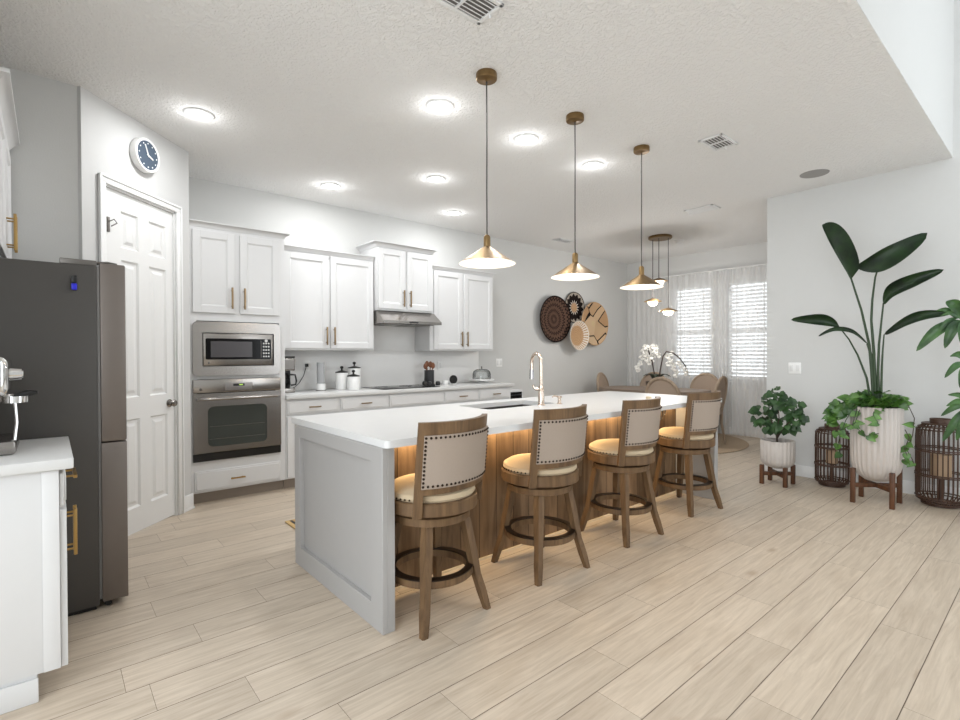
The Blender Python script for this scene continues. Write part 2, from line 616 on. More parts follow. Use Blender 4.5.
b = MB(); b.box(-2.0, 3.6, -2.52, -2.4, 0, 5.6)  # unseen stretch of wall added to block world light from behind
struct('wall_light_block', b, WALL, smooth=False)
# window wall with two openings
WIN = ((3.86, 4.56), (2.92, 3.62))
WZ0, WZ1 = 0.86, 2.44
b = MB()
ys = [2.19, 2.92, 3.62, 3.86, 4.56, Y1]
b.box(X1, X1 + 0.12, 2.19, 2.92, 0, ZC)
b.box(X1, X1 + 0.12, 3.62, 3.86, 0, ZC)
b.box(X1, X1 + 0.12, 4.56, Y1, 0, ZC)
for (a, c) in WIN:
    b.box(X1, X1 + 0.12, a, c, 0, WZ0)
    b.box(X1, X1 + 0.12, a, c, WZ1, ZC)
struct('wall_window', b, WALLG, smooth=False)
for i, (a, c) in enumerate(WIN):
    b = MB(); t = 0.045
    b.box(X1 + 0.05, X1 + 0.09, a, a + t, WZ0, WZ1); b.box(X1 + 0.05, X1 + 0.09, c - t, c, WZ0, WZ1)
    b.box(X1 + 0.05, X1 + 0.09, a + t, c - t, WZ0, WZ0 + t); b.box(X1 + 0.05, X1 + 0.09, a + t, c - t, WZ1 - t, WZ1)
    b.box(X1 + 0.045, X1 + 0.095, a + t, c - t, 1.62, 1.67)
    w = struct('window_%d' % (i + 1), b, TRIM, smooth=False)
    b = MB(); b.box(X1 + 0.066, X1 + 0.072, a + t, c - t, WZ0 + t, 1.62); b.box(X1 + 0.066, X1 + 0.072, a + t, c - t, 1.67, WZ1 - t)
    b.obj('glass_pane', GLASS, w, smooth=False)
    b = MB(); b.box(X1 - 0.03, X1 + 0.045, a - 0.03, c + 0.03, WZ0 - 0.025, WZ0 - 0.001, 0.004)
    b.obj('window_sill', TRIM, w)
    # blinds
    bl = thing('window_blind', ('white slatted blind closed over the window nearer the corner of the dining room' if i == 0 else 'white slatted blind over the dining window nearer the plant wall'), 'blind', (X1 + 0.02, (a + c) / 2, WZ0), 0, 'white blinds in the dining windows')
    h = (c - a) / 2 - 0.012
    b = MB()
    n = 25
    for k in range(n):
        z = 0.06 + k * (WZ1 - WZ0 - 0.10) / n
        b.box(-0.0245, 0.0245, -h, h, z, z + 0.003, rot=Matrix.Rotation(R(57), 3, 'Y'))
    b.obj('slats', SLAT, bl, smooth=False)
    b = MB(); b.box(-0.025, 0.02, -h, h, WZ1 - WZ0 - 0.055, WZ1 - WZ0 - 0.004, 0.003); b.obj('headrail', TRIM, bl)
    b = MB(); b.box(-0.02, 0.02, -h, h, 0.015, 0.04, 0.003); b.obj('bottom_rail', TRIM, bl)
    b = MB()
    for yy in (-h * 0.6, h * 0.6):
        b.box(-0.027, -0.025, yy - 0.008, yy + 0.008, 0.03, WZ1 - WZ0 - 0.05)
    b.obj('ladder_tape', TRIM, bl, smooth=False)

# baseboards
def baseboard(name, x0, x1, y0, y1):
    b = MB()
    b.box(x0, x1, y0, y1, 0, 0.12, 0.004)
    struct(name, b, TRIM)


baseboard('baseboard_right', 6.003, 6.02, -2.4, 2.205)
baseboard('baseboard_window', X1 - 0.017, X1, 2.2, Y1 - 0.018)
baseboard('baseboard_back', 4.8, X1 - 0.0, Y1 - 0.017, Y1)
baseboard('baseboard_corner', 6.0, 6.16, 2.19, 2.207)

# diagonal pantry wall (local x runs along the wall, local +y goes into the pantry)
PO, PA = (0.163, 4.083, 0), R(45)
UL, UR, DZ = 0.172, 0.868, 2.445
LEN = 1.037
b = MB()
b.box(0, UL, 0, 0.11, 0, ZC); b.box(UR, LEN, 0, 0.11, 0, ZC); b.box(UL, UR, 0, 0.11, DZ, ZC)
struct('wall_pantry', b, WALLW, smooth=False, loc=PO, rotz=PA)
b = MB()
cw = 0.052
for (u0, u1) in ((UL - cw, UL), (UR, UR + cw)):
    b.box(u0, u1, -0.018, -0.001, 0, DZ + cw, 0.004)
b.box(UL - cw, UR + cw, -0.0185, -0.001, DZ, DZ + cw, 0.004)
b.box(UL - cw - 0.004, UL - cw + 0.014, -0.026, -0.018, 0, DZ + cw, 0.003)
b.box(UR + cw - 0.014, UR + cw + 0.004, -0.026, -0.018, 0, DZ + cw, 0.003)
b.box(UL - cw, UR + cw, -0.026, -0.018, DZ + cw - 0.014, DZ + cw + 0.004, 0.003)
b.box(UL, UL + 0.012, 0, 0.1, 0, DZ); b.box(UR - 0.012, UR, 0, 0.1, 0, DZ); b.box(UL, UR, 0, 0.1, DZ - 0.012, DZ)
struct('trim_1', b, TRIM, loc=PO, rotz=PA)
b = MB(); b.box(UR + cw + 0.004, LEN + 0.012, -0.016, -0.001, 0, 0.13, 0.004); b.box(UR + cw + 0.004, LEN + 0.02, -0.022, -0.001, 0, 0.02, 0.004)
struct('baseboard_pantry', b, TRIM, loc=PO, rotz=PA)
# door leaf with six raised panels
b = MB()
x0, x1, dy = UL + 0.013, UR - 0.013, 0.014
st = 0.115
pw = (x1 - x0 - 3 * st * 0.92) / 2
sw = st * 0.92
zs = [(0.19, 0.835), (0.99, 1.965), (2.05, 2.305)]
# stiles and rails
b.box(x0, 0.33, dy, dy + 0.035, 0.01, DZ - 0.014); b.box(0.779, x1, dy, dy + 0.035, 0.01, DZ - 0.014)
b.box(0.492, 0.597, dy, dy + 0.035, 0.01, DZ - 0.014)
for xa, pw in ((0.33, 0.162), (0.597, 0.182)):
    prev = 0.01
    for (za, zb) in zs:
        b.box(xa, xa + pw, dy, dy + 0.035, prev, za)
        prev = zb
        # recess with bevelled raised field
        o_, i_ = 0.0, 0.03
        A = [(xa, dy, za), (xa + pw, dy, za), (xa + pw, dy, zb), (xa, dy, zb)]
        B = [(xa + 0.012, dy + 0.013, za + 0.012), (xa + pw - 0.012, dy + 0.013, za + 0.012), (xa + pw - 0.012, dy + 0.013, zb - 0.012), (xa + 0.012, dy + 0.013, zb - 0.012)]
        C = [(xa + i_, dy + 0.012, za + i_), (xa + pw - i_, dy + 0.012, za + i_), (xa + pw - i_, dy + 0.012, zb - i_), (xa + i_, dy + 0.012, zb - i_)]
        D = [(xa + i_ + 0.022, dy + 0.002, za + i_ + 0.022), (xa + pw - i_ - 0.022, dy + 0.002, za + i_ + 0.022), (xa + pw - i_ - 0.022, dy + 0.002, zb - i_ - 0.022), (xa + i_ + 0.022, dy + 0.002, zb - i_ - 0.022)]
        for P, Q in ((A, B), (B, C), (C, D)):
            for k in range(4):
                l = (k + 1) % 4
                b.quad([P[k], P[l], Q[l], Q[k]])
        b.quad(D)
    b.box(xa, xa + pw, dy, dy + 0.035, prev, DZ - 0.014)
dr = struct('door_1', b, TRIM, smooth=False, loc=PO, rotz=PA, recalc=False)
b = MB()
ku, kz = 0.80, 0.915
b.lathe([(0.0, 0), (0.032, 0.0), (0.032, 0.006), (0.012, 0.012), (0.011, 0.022), (0.024, 0.03), (0.029, 0.042), (0.022, 0.055), (0.0, 0.058)], (ku, dy, kz), 24, axis='Y')
b.obj('door_knob', STEEL, dr)
b = MB()
b.box(UL + 0.024, UL + 0.044, -0.004, 0.012, 2.13, 2.23, 0.002)
b.tube([(UL + 0.034, -0.008, 2.2), (UL + 0.06, -0.02, 2.22), (UL + 0.085, -0.02, 2.2), (UL + 0.045, -0.012, 2.17)], 0.004, 6)
b.obj('flip_latch', STEELD, dr)

# white slab backsplash
b = MB(); b.box(1.715, 4.63, Y1 - 0.014, Y1 - 0.0005, 0.912, 1.344, 0.001); b.box(2.80, 3.56, Y1 - 0.0135, Y1 - 0.0006, 1.343, 1.648)
struct('trim_2', b, mat('backsplash', (232, 231, 229), 0.35))

# ------------------------------------------------------------------ cabinets
def shaker(b, x0, x1, z0, z1, y, t=0.02, fr=0.062):
    """a recessed-panel front whose face is at y and faces -y"""
    b.box(x0, x0 + fr, y, y + t, z0, z1, 0.002, 1); b.box(x1 - fr, x1, y, y + t, z0, z1, 0.002, 1)
    b.box(x0 + fr - 0.001, x1 - fr + 0.001, y, y + t, z0, z0 + fr, 0.002, 1)
    b.box(x0 + fr - 0.001, x1 - fr + 0.001, y, y + t, z1 - fr, z1, 0.002, 1)
    i = 0.012
    A = [(x0 + fr, y + 0.001, z0 + fr), (x1 - fr, y + 0.001, z0 + fr), (x1 - fr, y + 0.001, z1 - fr), (x0 + fr, y + 0.001, z1 - fr)]
    B = [(x0 + fr + i, y + 0.009, z0 + fr + i), (x1 - fr - i, y + 0.009, z0 + fr + i), (x1 - fr - i, y + 0.009, z1 - fr - i), (x0 + fr + i, y + 0.009, z1 - fr - i)]
    for k in range(4):
        l = (k + 1) % 4
        b.quad([A[k], A[l], B[l], B[k]])
    b.quad(B)


def flat_front(b, x0, x1, z0, z1, y, t=0.02):
    b.box(x0, x1, y + 0.006, y + t, z0, z1, 0.003, 1)
    b.box(x0 + 0.014, x1 - 0.014, y, y + 0.008, z0 + 0.014, z1 - 0.014, 0.004, 1)


def pull(parent, m, c, length, vertical=True, r=0.0065, off=0.034, name='handle'):
    b = MB()
    x, y, z = c
    if vertical:
        b.box(x - r, x + r, y - off - r, y - off + r, z - length / 2, z + length / 2, 0.002)
        for s in (-1, 1):
            b.cyl((x, y, z + s * length * 0.36), (x, y - off, z + s * length * 0.36), 0.0045, seg=10)
    else:
        b.box(x - length / 2, x + length / 2, y - off - r, y - off + r, z - r, z + r, 0.002)
        for s in (-1, 1):
            b.cyl((x + s * length * 0.36, y, z), (x + s * length * 0.36, y - off, z), 0.0045, seg=10)
    return b.obj(name, m, parent)


def crown(b, x0, x1, yf, yb, z0, z1, pr=0.055, left=True, right=True):
    """stepped and sloped moulding round the top of a box whose front is at yf"""
    prof = [(0.0, z0), (0.006, z0), (0.010, z0 + 0.3 * (z1 - z0)), (pr * 0.75, z0 + 0.78 * (z1 - z0)), (pr, z0 + 0.82 * (z1 - z0)), (pr, z1)]
    rows = []
    for o, z in prof:
        ol = o if left else 0
        orr = o if right else 0
        rows.append([(x0 - ol, yb, z), (x0 - ol, yf - o, z), (x1 + orr, yf - o, z), (x1 + orr, yb, z)])
    b.grid(rows)
    last = rows[-1]
    b.quad([last[0], last[1], last[2], last[3]])


def upper_cab(label, cx, w, yf, z0, z1, doors, hz, ch_=0.048, left=True, right=True, group='white wall cabinets over the cooking wall'):
    t = thing('wall_cabinet', label, 'cabinet', (cx, yf, z0), 0, group)
    h = z1 - z0
    D = Y1 - yf - 0.002
    b = MB(); b.box(-w / 2 + 0.001, w / 2 - 0.001, 0.02, D, 0, h - 0.01, 0.001)
    b.obj('body', CAB, t)
    b = MB(); crown(b, -w / 2, w / 2, 0.02, D, h - ch_, h, pr=ch_ * 0.8, left=left, right=right)
    b.obj('crown_moulding', CAB, t)
    for k, (a, c) in enumerate(doors):
        b = MB(); shaker(b, a - cx, c - cx, 0.02, h - ch_ - 0.012, 0.0)
        d = b.obj('door', CAB, t, smooth=False, recalc=False)
        hx = (c - cx - 0.03) if k == 0 else (a - cx + 0.03)
        pull(d, BRONZE, (hx, 0, hz - z0), 0.19, r=0.0075)
    return t


upper_cab('white two-door wall cabinet between the oven tower and the hood', 2.26, 1.07, 5.12, 1.345, 2.40, ((1.79, 2.255), (2.28, 2.785)), 1.495, left=False, right=False)
upper_cab('shorter white two-door wall cabinet directly above the range hood', 3.18, 0.76, 5.05, 1.80, 2.57, ((2.812, 3.16), (3.19, 3.545)), 1.945, 0.06)
upper_cab('white two-door wall cabinet right of the range hood, above the cake dome', 4.085, 1.045, 5.12, 1.345, 2.40, ((3.62, 4.07), (4.10, 4.59)), 1.495, left=False, right=True)

# oven tower
TX0, TX1, TY = 0.905, 1.712, 4.89
tw = thing('oven_cabinet', 'tall white cabinet holding the built-in microwave and wall oven', 'cabinet', (TX0, TY, 0))
W_ = TX1 - TX0
D_ = Y1 - TY - 0.002
b = MB()
b.box(0.001, 0.02, 0, D_, 0.1, 2.43); b.box(W_ - 0.02, W_, 0, D_, 0.1, 2.43); b.box(0.02, W_ - 0.02, D_ - 0.02, D_, 0.1, 2.43)
b.box(0.02, 0.055, 0, 0.02, 0.1, 2.43); b.box(W_ - 0.055, W_ - 0.02, 0, 0.02, 0.1, 2.43)
for (za, zb) in ((0.1, 0.37), (1.087, 1.11), (1.595, 2.43)):
    b.box(0.055, W_ - 0.055, 0, 0.02, za, zb)
b.box(0.02, W_ - 0.02, 0.02, D_ - 0.02, 0.34, 0.36); b.box(0.02, W_ - 0.02, 0.02, D_ - 0.02, 1.09, 1.108); b.box(0.02, W_ - 0.02, 0.02, D_ - 0.02, 1.60, 1.62)
b.box(0.02, W_ - 0.02, 0.02, D_ - 0.02, 2.40, 2.43); b.box(0.02, W_ - 0.02, 0.02, D_ - 0.02, 0.1, 0.12)
b.obj('body', CAB, tw, smooth=False)
b = MB(); b.box(0.001, W_, 0.07, 0.09, 0, 0.1)
b.obj('toe_kick', TOEK, tw, smooth=False, label='brown toe kick')
b = MB(); crown(b, 0.002, W_, 0.0, D_, 2.402, 2.45, pr=0.045, left=False)
b.obj('crown_moulding', CAB, tw)
for k, (a, c) in enumerate(((0.932, 1.268), (1.312, 1.66))):
    b = MB(); shaker(b, a - TX0, c - TX0, 1.665, 2.375, -0.02, 0.0195)
    d = b.obj('door', CAB, tw, smooth=False, recalc=False)
    pull(d, BRONZE, ((c - TX0 - 0.03) if k == 0 else (a - TX0 + 0.03), -0.02, 1.80), 0.19, r=0.0075)
b = MB(); flat_front(b, 0.03, W_ - 0.05, 0.115, 0.29, -0.02, 0.0195)
d = b.obj('drawer', CAB, tw)
pull(d, BRASS, (0.37, -0.02, 0.20), 0.12, False)

# microwave
mw = thing('microwave', 'stainless steel built-in microwave above the wall oven', 'microwave', (1.293, TY - 0.003, 1.112))
b = MB()
w, h = 0.735, 0.475
def rrect(x0, x1, z0, z1, r, n=5):
    P = []
    for (cx, cz, a0) in ((x1 - r, z1 - r, 0), (x0 + r, z1 - r, 90), (x0 + r, z0 + r, 180), (x1 - r, z0 + r, 270)):
        for k in range(n + 1):
            a = R(a0 + 90 * k / n)
            P.append((cx + r * math.cos(a), cz + r * math.sin(a)))
    return P
def ring_front(b, outer, inner, y0, y1):
    """frame between two outlines of equal count, front at y0, back at y1"""
    n = len(outer)
    O0 = [b.bm.verts.new((p[0], y0, p[1])) for p in outer]; I0 = [b.bm.verts.new((p[0], y0, p[1])) for p in inner]
    O1 = [b.bm.verts.new((p[0], y1, p[1])) for p in outer]; I1 = [b.bm.verts.new((p[0], y1, p[1])) for p in inner]
    for k in range(n):
        l = (k + 1) % n
        b.bm.faces.new((O0[k], O0[l], I0[l], I0[k])); b.bm.faces.new((O1[k], O0[k], O0[l], O1[l])[::-1] if False else (O1[k], O1[l], O0[l], O0[k]))
        b.bm.faces.new((I0[k], I0[l], I1[l], I1[k])); b.bm.faces.new((I1[k], I1[l], O1[l], O1[k]))
ring_front(b, rrect(-w / 2, w / 2, 0, h, 0.045), rrect(-w / 2 + 0.075, w / 2 - 0.06, 0.085, h - 0.095, 0.004), -0.028, 0.0)
b.obj('trim_frame', STEEL, mw)
b = MB(); b.box(-w / 2 + 0.08, w / 2 - 0.065, 0.0, 0.35, 0.09, h - 0.1); b.obj('housing', BLACK, mw, smooth=False)
b = MB(); b.box(-w / 2 + 0.083, w / 2 - 0.068, -0.022, -0.001, 0.092, h - 0.102, 0.004)
fc = b.obj('door', STEEL, mw)
b = MB()
pts = rrect(-w / 2 + 0.1, w / 2 - 0.085, 0.145, h - 0.145, 0.012)
bt = MB(); bt.prism([(p[0], p[1]) for p in pts], 0, 0.004)
bt.bm.transform(Matrix(((1, 0, 0, 0), (0, 0, -1, -0.0225), (0, 1, 0, 0), (0, 0, 0, 1))))
wg = bt.obj('window', BGLASS, fc, smooth=False)
b.bm.free()
b = MB(); b.box(-w / 2 + 0.14, 0.115, -0.0275, -0.0265, 0.165, h - 0.17); b.obj('screen', mat('smoked_screen', (66, 63, 66), 0.25), wg, smooth=False)
b = MB()
for i in range(3):
    for j in range(5):
        b.cyl((0.215 + i * 0.022, -0.027, 0.17 + j * 0.03), (0.215 + i * 0.022, -0.0295, 0.17 + j * 0.03), 0.008, seg=10)
b.cyl((0.237, -0.027, 0.315), (0.237, -0.031, 0.315), 0.014, seg=14)
b.obj('keypad', STEEL, wg)
b = MB(); b.box(0.19, 0.193, -0.03, -0.027, 0.16, h - 0.16); b.obj('door_edge', STEELD, wg)
b = MB(); b.box(-w / 2 + 0.118, -w / 2 + 0.132, -0.024, -0.0222, 0.108, 0.128, 0.002); b.obj('badge', STEELD, fc)

# oven
ov = thing('wall_oven', 'stainless steel wall oven below the microwave', 'oven', (1.293, TY - 0.003, 0.372))
b = MB(); b.box(-0.33, 0.33, 0.003, 0.5, 0.0, 0.705); b.obj('housing', BLACK, ov, smooth=False)
b = MB(); b.box(-0.368, 0.368, -0.03, 0.0, 0.595, 0.712, 0.006); cp = b.obj('control_panel', STEEL, ov)
b = MB(); b.box(-0.115, 0.115, -0.032, -0.0295, 0.612, 0.675, 0.002); dp = b.obj('display', mat('grey_keypad', (140, 136, 134), 0.35, 0.5), cp)
b = MB(); b.box(-0.05, 0.045, -0.0335, -0.032, 0.648, 0.669); b.obj('clock_window', BLACK, dp)
b = MB(); b.box(0.0, 0.03, -0.0345, -0.0335, 0.654, 0.663); b.obj('digits', mat('green_digits', (150, 190, 80), 0.5, emit=(160, 200, 80), estr=0.6), dp)
b = MB(); b.cyl((-0.31, -0.03, 0.625), (-0.31, -0.033, 0.625), 0.012, seg=20); b.obj('badge', STEELD, cp)
b = MB(); ring_front(b, rrect(-0.368, 0.368, 0.075, 0.59, 0.006), rrect(-0.255, 0.24, 0.125, 0.475, 0.045), -0.03, 0.0)
dd = b.obj('door', STEEL, ov)
b = MB(); b.box(-0.27, 0.255, -0.024, -0.016, 0.11, 0.49); wd = b.obj('window', DGLASS, dd, smooth=False)
b = MB()
for z in (0.19, 0.30):
    b.tube([(-0.24, -0.0255, z), (0.22, -0.0255, z)], 0.0015, 6)
b.obj('rack', STEELD, wd)
b = MB()
b.tube([(-0.335, -0.03, 0.535), (-0.335, -0.055, 0.54), (-0.31, -0.075, 0.543), (0.31, -0.075, 0.543), (0.335, -0.055, 0.54), (0.335, -0.03, 0.535)], 0.012, 12)
b.obj('handle', STEEL, dd)
b = MB(); b.box(-0.368, 0.368, -0.022, 0.0, 0.003, 0.07); b.obj('vent_grille', BLACK, ov, smooth=False)

# base cabinets along the back wall
BASES = [(1.714, 2.262, 'white base cabinet beside the oven tower, below the coffee maker', 1),
         (2.262, 2.835, 'white base cabinet second from the oven tower, left of the cooktop', 1),
         (2.835, 3.590, 'wide white base cabinet under the black cooktop with a plain top panel', 0),
         (3.590, 4.130, 'white base cabinet right of the cooktop, under the black disc', 1),
         (4.130, 4.700, 'white base cabinet at the open end of the counter, under the cake dome', 1)]
for (a, c, lab, pl) in BASES:
    w = c - a
    t = thing('base_cabinet', lab, 'cabinet', (a, TY, 0), 0, 'white base cabinets on the cooking wall')
    b = MB(); b.box(0.0005, w - 0.0005, 0.0, D_, 0.1, 0.868); b.box(0.02, w - 0.02, 0.07, D_, 0.0, 0.1)
    b.obj('body', CAB, t, smooth=False)
    b = MB(); b.box(0.001, w - 0.001, 0.06, 0.069, 0, 0.099); b.obj('toe_kick', TOEK, t, smooth=False, label='brown toe kick')
    b = MB(); flat_front(b, 0.012, w - 0.012, 0.72, 0.85, -0.02, 0.0195)
    d = b.obj('drawer' if pl else 'false_front', CAB, t)
    if pl:
        pull(d, BRONZE, (w / 2, -0.02, 0.785), 0.12, False)
    if w > 0.6:
        fr = ((0.012, w / 2 - 0.003), (w / 2 + 0.003, w - 0.012))
    else:
        fr = ((0.012, w - 0.012),)
    for k, (p, q) in enumerate(fr):
        b = MB(); shaker(b, p, q, 0.115, 0.70, -0.02, 0.0195)
        d = b.obj('door', CAB, t, smooth=False, recalc=False)
        pull(d, BRONZE, ((q - 0.03) if k == 0 else (p + 0.03), -0.02, 0.6), 0.13)
b = MB(); b.box(1.7135, 4.74, 4.85, Y1 - 0.015, 0.87, 0.91, 0.004)
tag(b.obj('countertop', QUARTZ), 'long white countertop along the back wall from oven tower to open end', 'countertop')

# cooktop
ck = thing('cooktop', 'black glass cooktop set in the back counter under the hood', 'cooktop', (3.16, 5.14, 0.9105))
b = MB(); b.box(-0.38, 0.38, -0.25, 0.25, 0, 0.006, 0.003); b.obj('glass_top', BGLASS, ck)
b = MB()
for (x, y, r) in ((-0.2, -0.1, 0.09), (0.14, -0.1, 0.1), (-0.2, 0.13, 0.08), (0.14, 0.13, 0.08)):
    b.tube([(x + r * math.cos(2 * PI * k / 28), y + r * math.sin(2 * PI * k / 28), 0.0065) for k in range(28)], 0.0012, 4, closed=True)
b.obj('burner_marks', mat('grey_print', (90, 90, 92), 0.5), ck)
for k in range(4):
    b = MB(); b.lathe([(0, 0.006), (0.02, 0.006), (0.018, 0.03), (0.0, 0.032)], (0.335, -0.18 + k * 0.06, 0), 16); b.obj('knob', BLACK, ck)

# range hood
hd = thing('range_hood', 'stainless steel slim range hood under the short wall cabinet', 'range hood', (3.195, 5.05, 1.65))
b = MB()
hw = 0.392
prof = [(0.42, 0.0), (-0.13, 0.0), (-0.13, 0.03), (0.03, 0.145), (0.42, 0.145)]
A = [b.bm.verts.new((-hw, p[0], p[1])) for p in prof]; B = [b.bm.verts.new((hw, p[0], p[1])) for p in prof]
for k in range(5):
    l = (k + 1) % 5
    b.bm.faces.new((A[k], A[l], B[l], B[k]))
b.bm.faces.new(A); b.bm.faces.new(B[::-1])
b.obj('canopy', STEEL, hd, smooth=False)
b = MB(); b.box(-0.06, 0.06, -0.133, -0.1302, 0.008, 0.022); b.obj('switch_strip', BLACK, hd)
b = MB(); b.box(-0.33, -0.02, -0.05, 0.30, -0.006, -0.0005); b.box(0.02, 0.33, -0.05, 0.30, -0.006, -0.0005); b.obj('filter', STEELD, hd)

# ------------------------------------------------------------------ things on the back counter
CZ = 0.911
cm = thing('coffee_maker', 'black and steel drip coffee maker beside the oven tower', 'coffee maker', (1.82, 5.25, CZ))
b = MB(); b.box(-0.1, 0.085, -0.1, 0.12, 0, 0.045, 0.006); b.obj('base', STEEL, cm)
b = MB(); b.box(-0.1, 0.085, 0.03, 0.12, 0.045, 0.35, 0.006); b.obj('water_tank', BLACK, cm)
b = MB(); b.box(-0.1, 0.085, -0.1, 0.03, 0.225, 0.35, 0.008); hdm = b.obj('brew_head', STEEL, cm)
b = MB(); b.box(-0.1, 0.085, -0.105, 0.12, 0.35, 0.372, 0.005); b.obj('lid', BLACK, cm)
b = MB(); b.box(-0.02, 0.075, -0.103, -0.1, 0.24, 0.335); b.obj('keypad', STEELD, hdm)
b = MB(); b.lathe([(0, 0.047), (0.06, 0.047), (0.068, 0.09), (0.062, 0.15), (0.045, 0.185), (0.05, 0.2), (0.0, 0.2)], (-0.01, -0.04, 0), 24); cf = b.obj('carafe', BGLASS, cm)
b = MB(); b.tube([(0.045, -0.05, 0.185), (0.1, -0.06, 0.18), (0.112, -0.062, 0.12), (0.105, -0.06, 0.08), (0.06, -0.05, 0.075)], 0.009, 8); b.obj('handle', BLACK, cf)
b = MB()
b.tube([(1.925, 5.30, 0.945), (1.98, 5.36, 0.955), (2.05, 5.43, 0.99), (2.11, 5.452, 1.07), (2.14, 5.452, 1.17)], 0.0035, 6)
b.box(2.125, 2.158, 5.43, 5.458, 1.165, 1.2, 0.004)
tag(b.obj('power_cord', BLACK), 'thin black power cord running from coffee maker to the wall outlet', 'cord')


def outlet(label, loc, rotz=0, w=0.075, h=0.118, kind='outlet'):
    t = thing('wall_' + kind, label, kind, loc, rotz, 'white wall plates')
    b = MB(); b.box(-w / 2, w / 2, -0.006, -0.0006, -h / 2, h / 2, 0.002); b.obj('cover_plate', PLATE, t)
    b = MB()
    xs = (0,) if w < 0.09 else (-w / 4, w / 4)
    for x in xs:
        b.box(x - 0.017, x + 0.017, -0.009, -0.0055, -0.034, 0.034, 0.002)
    b.obj('rocker' if kind == 'switch' else 'socket', mat('outlet_insert', (222, 222, 220), 0.4), t)
    return t


outlet('white outlet plate on the backsplash with the coffee maker cord plugged in', (2.145, Y1 - 0.014, 1.175))
outlet('white outlet plate on the backsplash behind the black disc', (3.95, Y1 - 0.014, 1.15))
outlet('white switch plate on the grey wall just right of the wall cabinets', (5.035, Y1, 1.175), 0, 0.12, 0.12, 'switch')
outlet('white double switch plate on the wall beside the big leafy plant', (6.02, 1.915, 1.14), R(-90), 0.118, 0.118, 'switch')

# glass cylinder with a white base
gv = thing('glass_dispenser', 'tall clear cylinder on a white base left of the white canisters', 'dispenser', (2.23, 5.28, CZ))
b = MB(); b.lathe([(0, 0), (0.05, 0), (0.05, 0.07), (0.044, 0.075), (0.0, 0.075)], seg=24); b.obj('base', WHITEC, gv)
b = MB(); b.lathe([(0.0, 0.0), (0.052, 0.0), (0.052, 0.006), (0, 0.006)], (0, 0, 0.0005), 24); b.obj('foot', STEELD, gv)
b = MB(); b.lathe([(0.041, 0.076), (0.041, 0.305), (0.038, 0.305), (0.038, 0.076)], seg=24); b.obj('cylinder', mat('frosted_glass', (228, 229, 230), 0.2, trans=0.6), gv)
b = MB(); b.cyl((0, 0, 0.076), (0, 0, 0.30), 0.012, seg=12); b.obj('tube', WHITEC, gv)


def canister(x, y, r, h, label):
    t = thing('canister', label, 'canister', (x, y, CZ), 0, 'white canisters with black lids')
    b = MB(); b.lathe([(0, 0), (r * 0.96, 0), (r, 0.006), (r, h), (r * 0.97, h + 0.003), (0, h + 0.003)], seg=32); b.obj('jar', WHITEC, t)
    b = MB(); b.lathe([(0, h + 0.0035), (r * 1.04, h + 0.0035), (r * 1.04, h + 0.011), (r * 0.5, h + 0.022), (0.01, h + 0.028), (0.009, h + 0.045), (0.017, h + 0.052), (0.019, h + 0.064), (0.01, h + 0.075), (0, h + 0.076)], seg=28); b.obj('lid', BLACK, t)


canister(2.46, 5.25, 0.068, 0.185, 'white lidded canister standing leftmost, next to the clear cylinder')
canister(2.535, 5.12, 0.068, 0.145, 'shortest white canister with black lid, in front of the other two')
canister(2.64, 5.31, 0.07, 0.23, 'tallest white canister with black lid, nearest the cooktop')

cr = thing('utensil_crock', 'black cylinder crock of wooden utensils on the back counter', 'crock', (3.645, 5.27, CZ))
b = MB(); b.lathe([(0, 0), (0.06, 0), (0.062, 0.004), (0.062, 0.19), (0.056, 0.19), (0.054, 0.02), (0, 0.02)], seg=32); b.obj('jar', mat('charcoal_ceramic', (46, 46, 48), 0.5, noise=0.2, nscale=60), cr)
UW = mat('utensil_wood', (120, 74, 48), 0.55, noise=0.15)
for k, (dx, dy, hh) in enumerate(((-0.055, 0.0, 0.265), (-0.02, 0.02, 0.29), (0.03, 0.015, 0.285), (0.05, -0.01, 0.27))):
    b = MB(); b.tube([(dx * 0.4, dy * 0.4, 0.025), (dx * 0.75, dy, 0.19), (dx, dy, 0.22)], 0.006, 8)
    b.ball((dx, dy, hh - 0.025), 0.036, 2, (0.9, 0.35, 1.15))
    u = b.obj('wooden_spoon', UW)
    u.location = (3.645, 5.27, CZ)
    tag(u, ['wooden spoon leaning far left in the black crock', 'tall wooden spoon left of centre in the black crock', 'tall wooden spoon right of centre in the black crock', 'wooden spoon leaning far right in the black crock'][k], 'spoon', 'wooden spoons in the crock')
for k, (x, lab) in enumerate(((3.50, 'small black round jar left of the utensil crock'), (3.575, 'small black round jar in front of the utensil crock'), (3.70, 'small black round jar right of the utensil crock'))):
    b = MB(); b.lathe([(0, 0), (0.026, 0), (0.03, 0.02), (0.028, 0.04), (0.02, 0.052), (0, 0.055)], seg=20)
    o = b.obj('spice_jar', BLACK); o.location = (x, 5.16, CZ + (0.007 if x < 3.54 else 0)); tag(o, lab, 'jar', 'small black jars by the crock')
b = MB(); b.box(-0.03, 0.03, -0.03, 0.03, 0, 0.055, 0.006)
o = b.obj('salt_box', WHITEC); o.location = (3.84, 5.2, CZ); tag(o, 'small white cube between the utensil crock and the black disc', 'box')
dk = thing('smart_display', 'round black disc on a small stand, right of the crock', 'speaker', (3.99, 5.22, CZ))
b = MB(); b.lathe([(0, -0.02), (0.05, -0.02), (0.056, -0.01), (0.056, 0.012), (0.05, 0.02), (0, 0.02)], (0, 0, 0.062), 32, axis='Y'); b.obj('disc', BLACK, dk)
b = MB(); b.box(-0.035, 0.035, -0.03, 0.03, 0, 0.01, 0.003); b.obj('stand', WHITEC, dk)
cd = thing('cake_stand', 'white cake stand with clear glass dome at the counter end', 'cake stand', (4.50, 5.25, CZ))
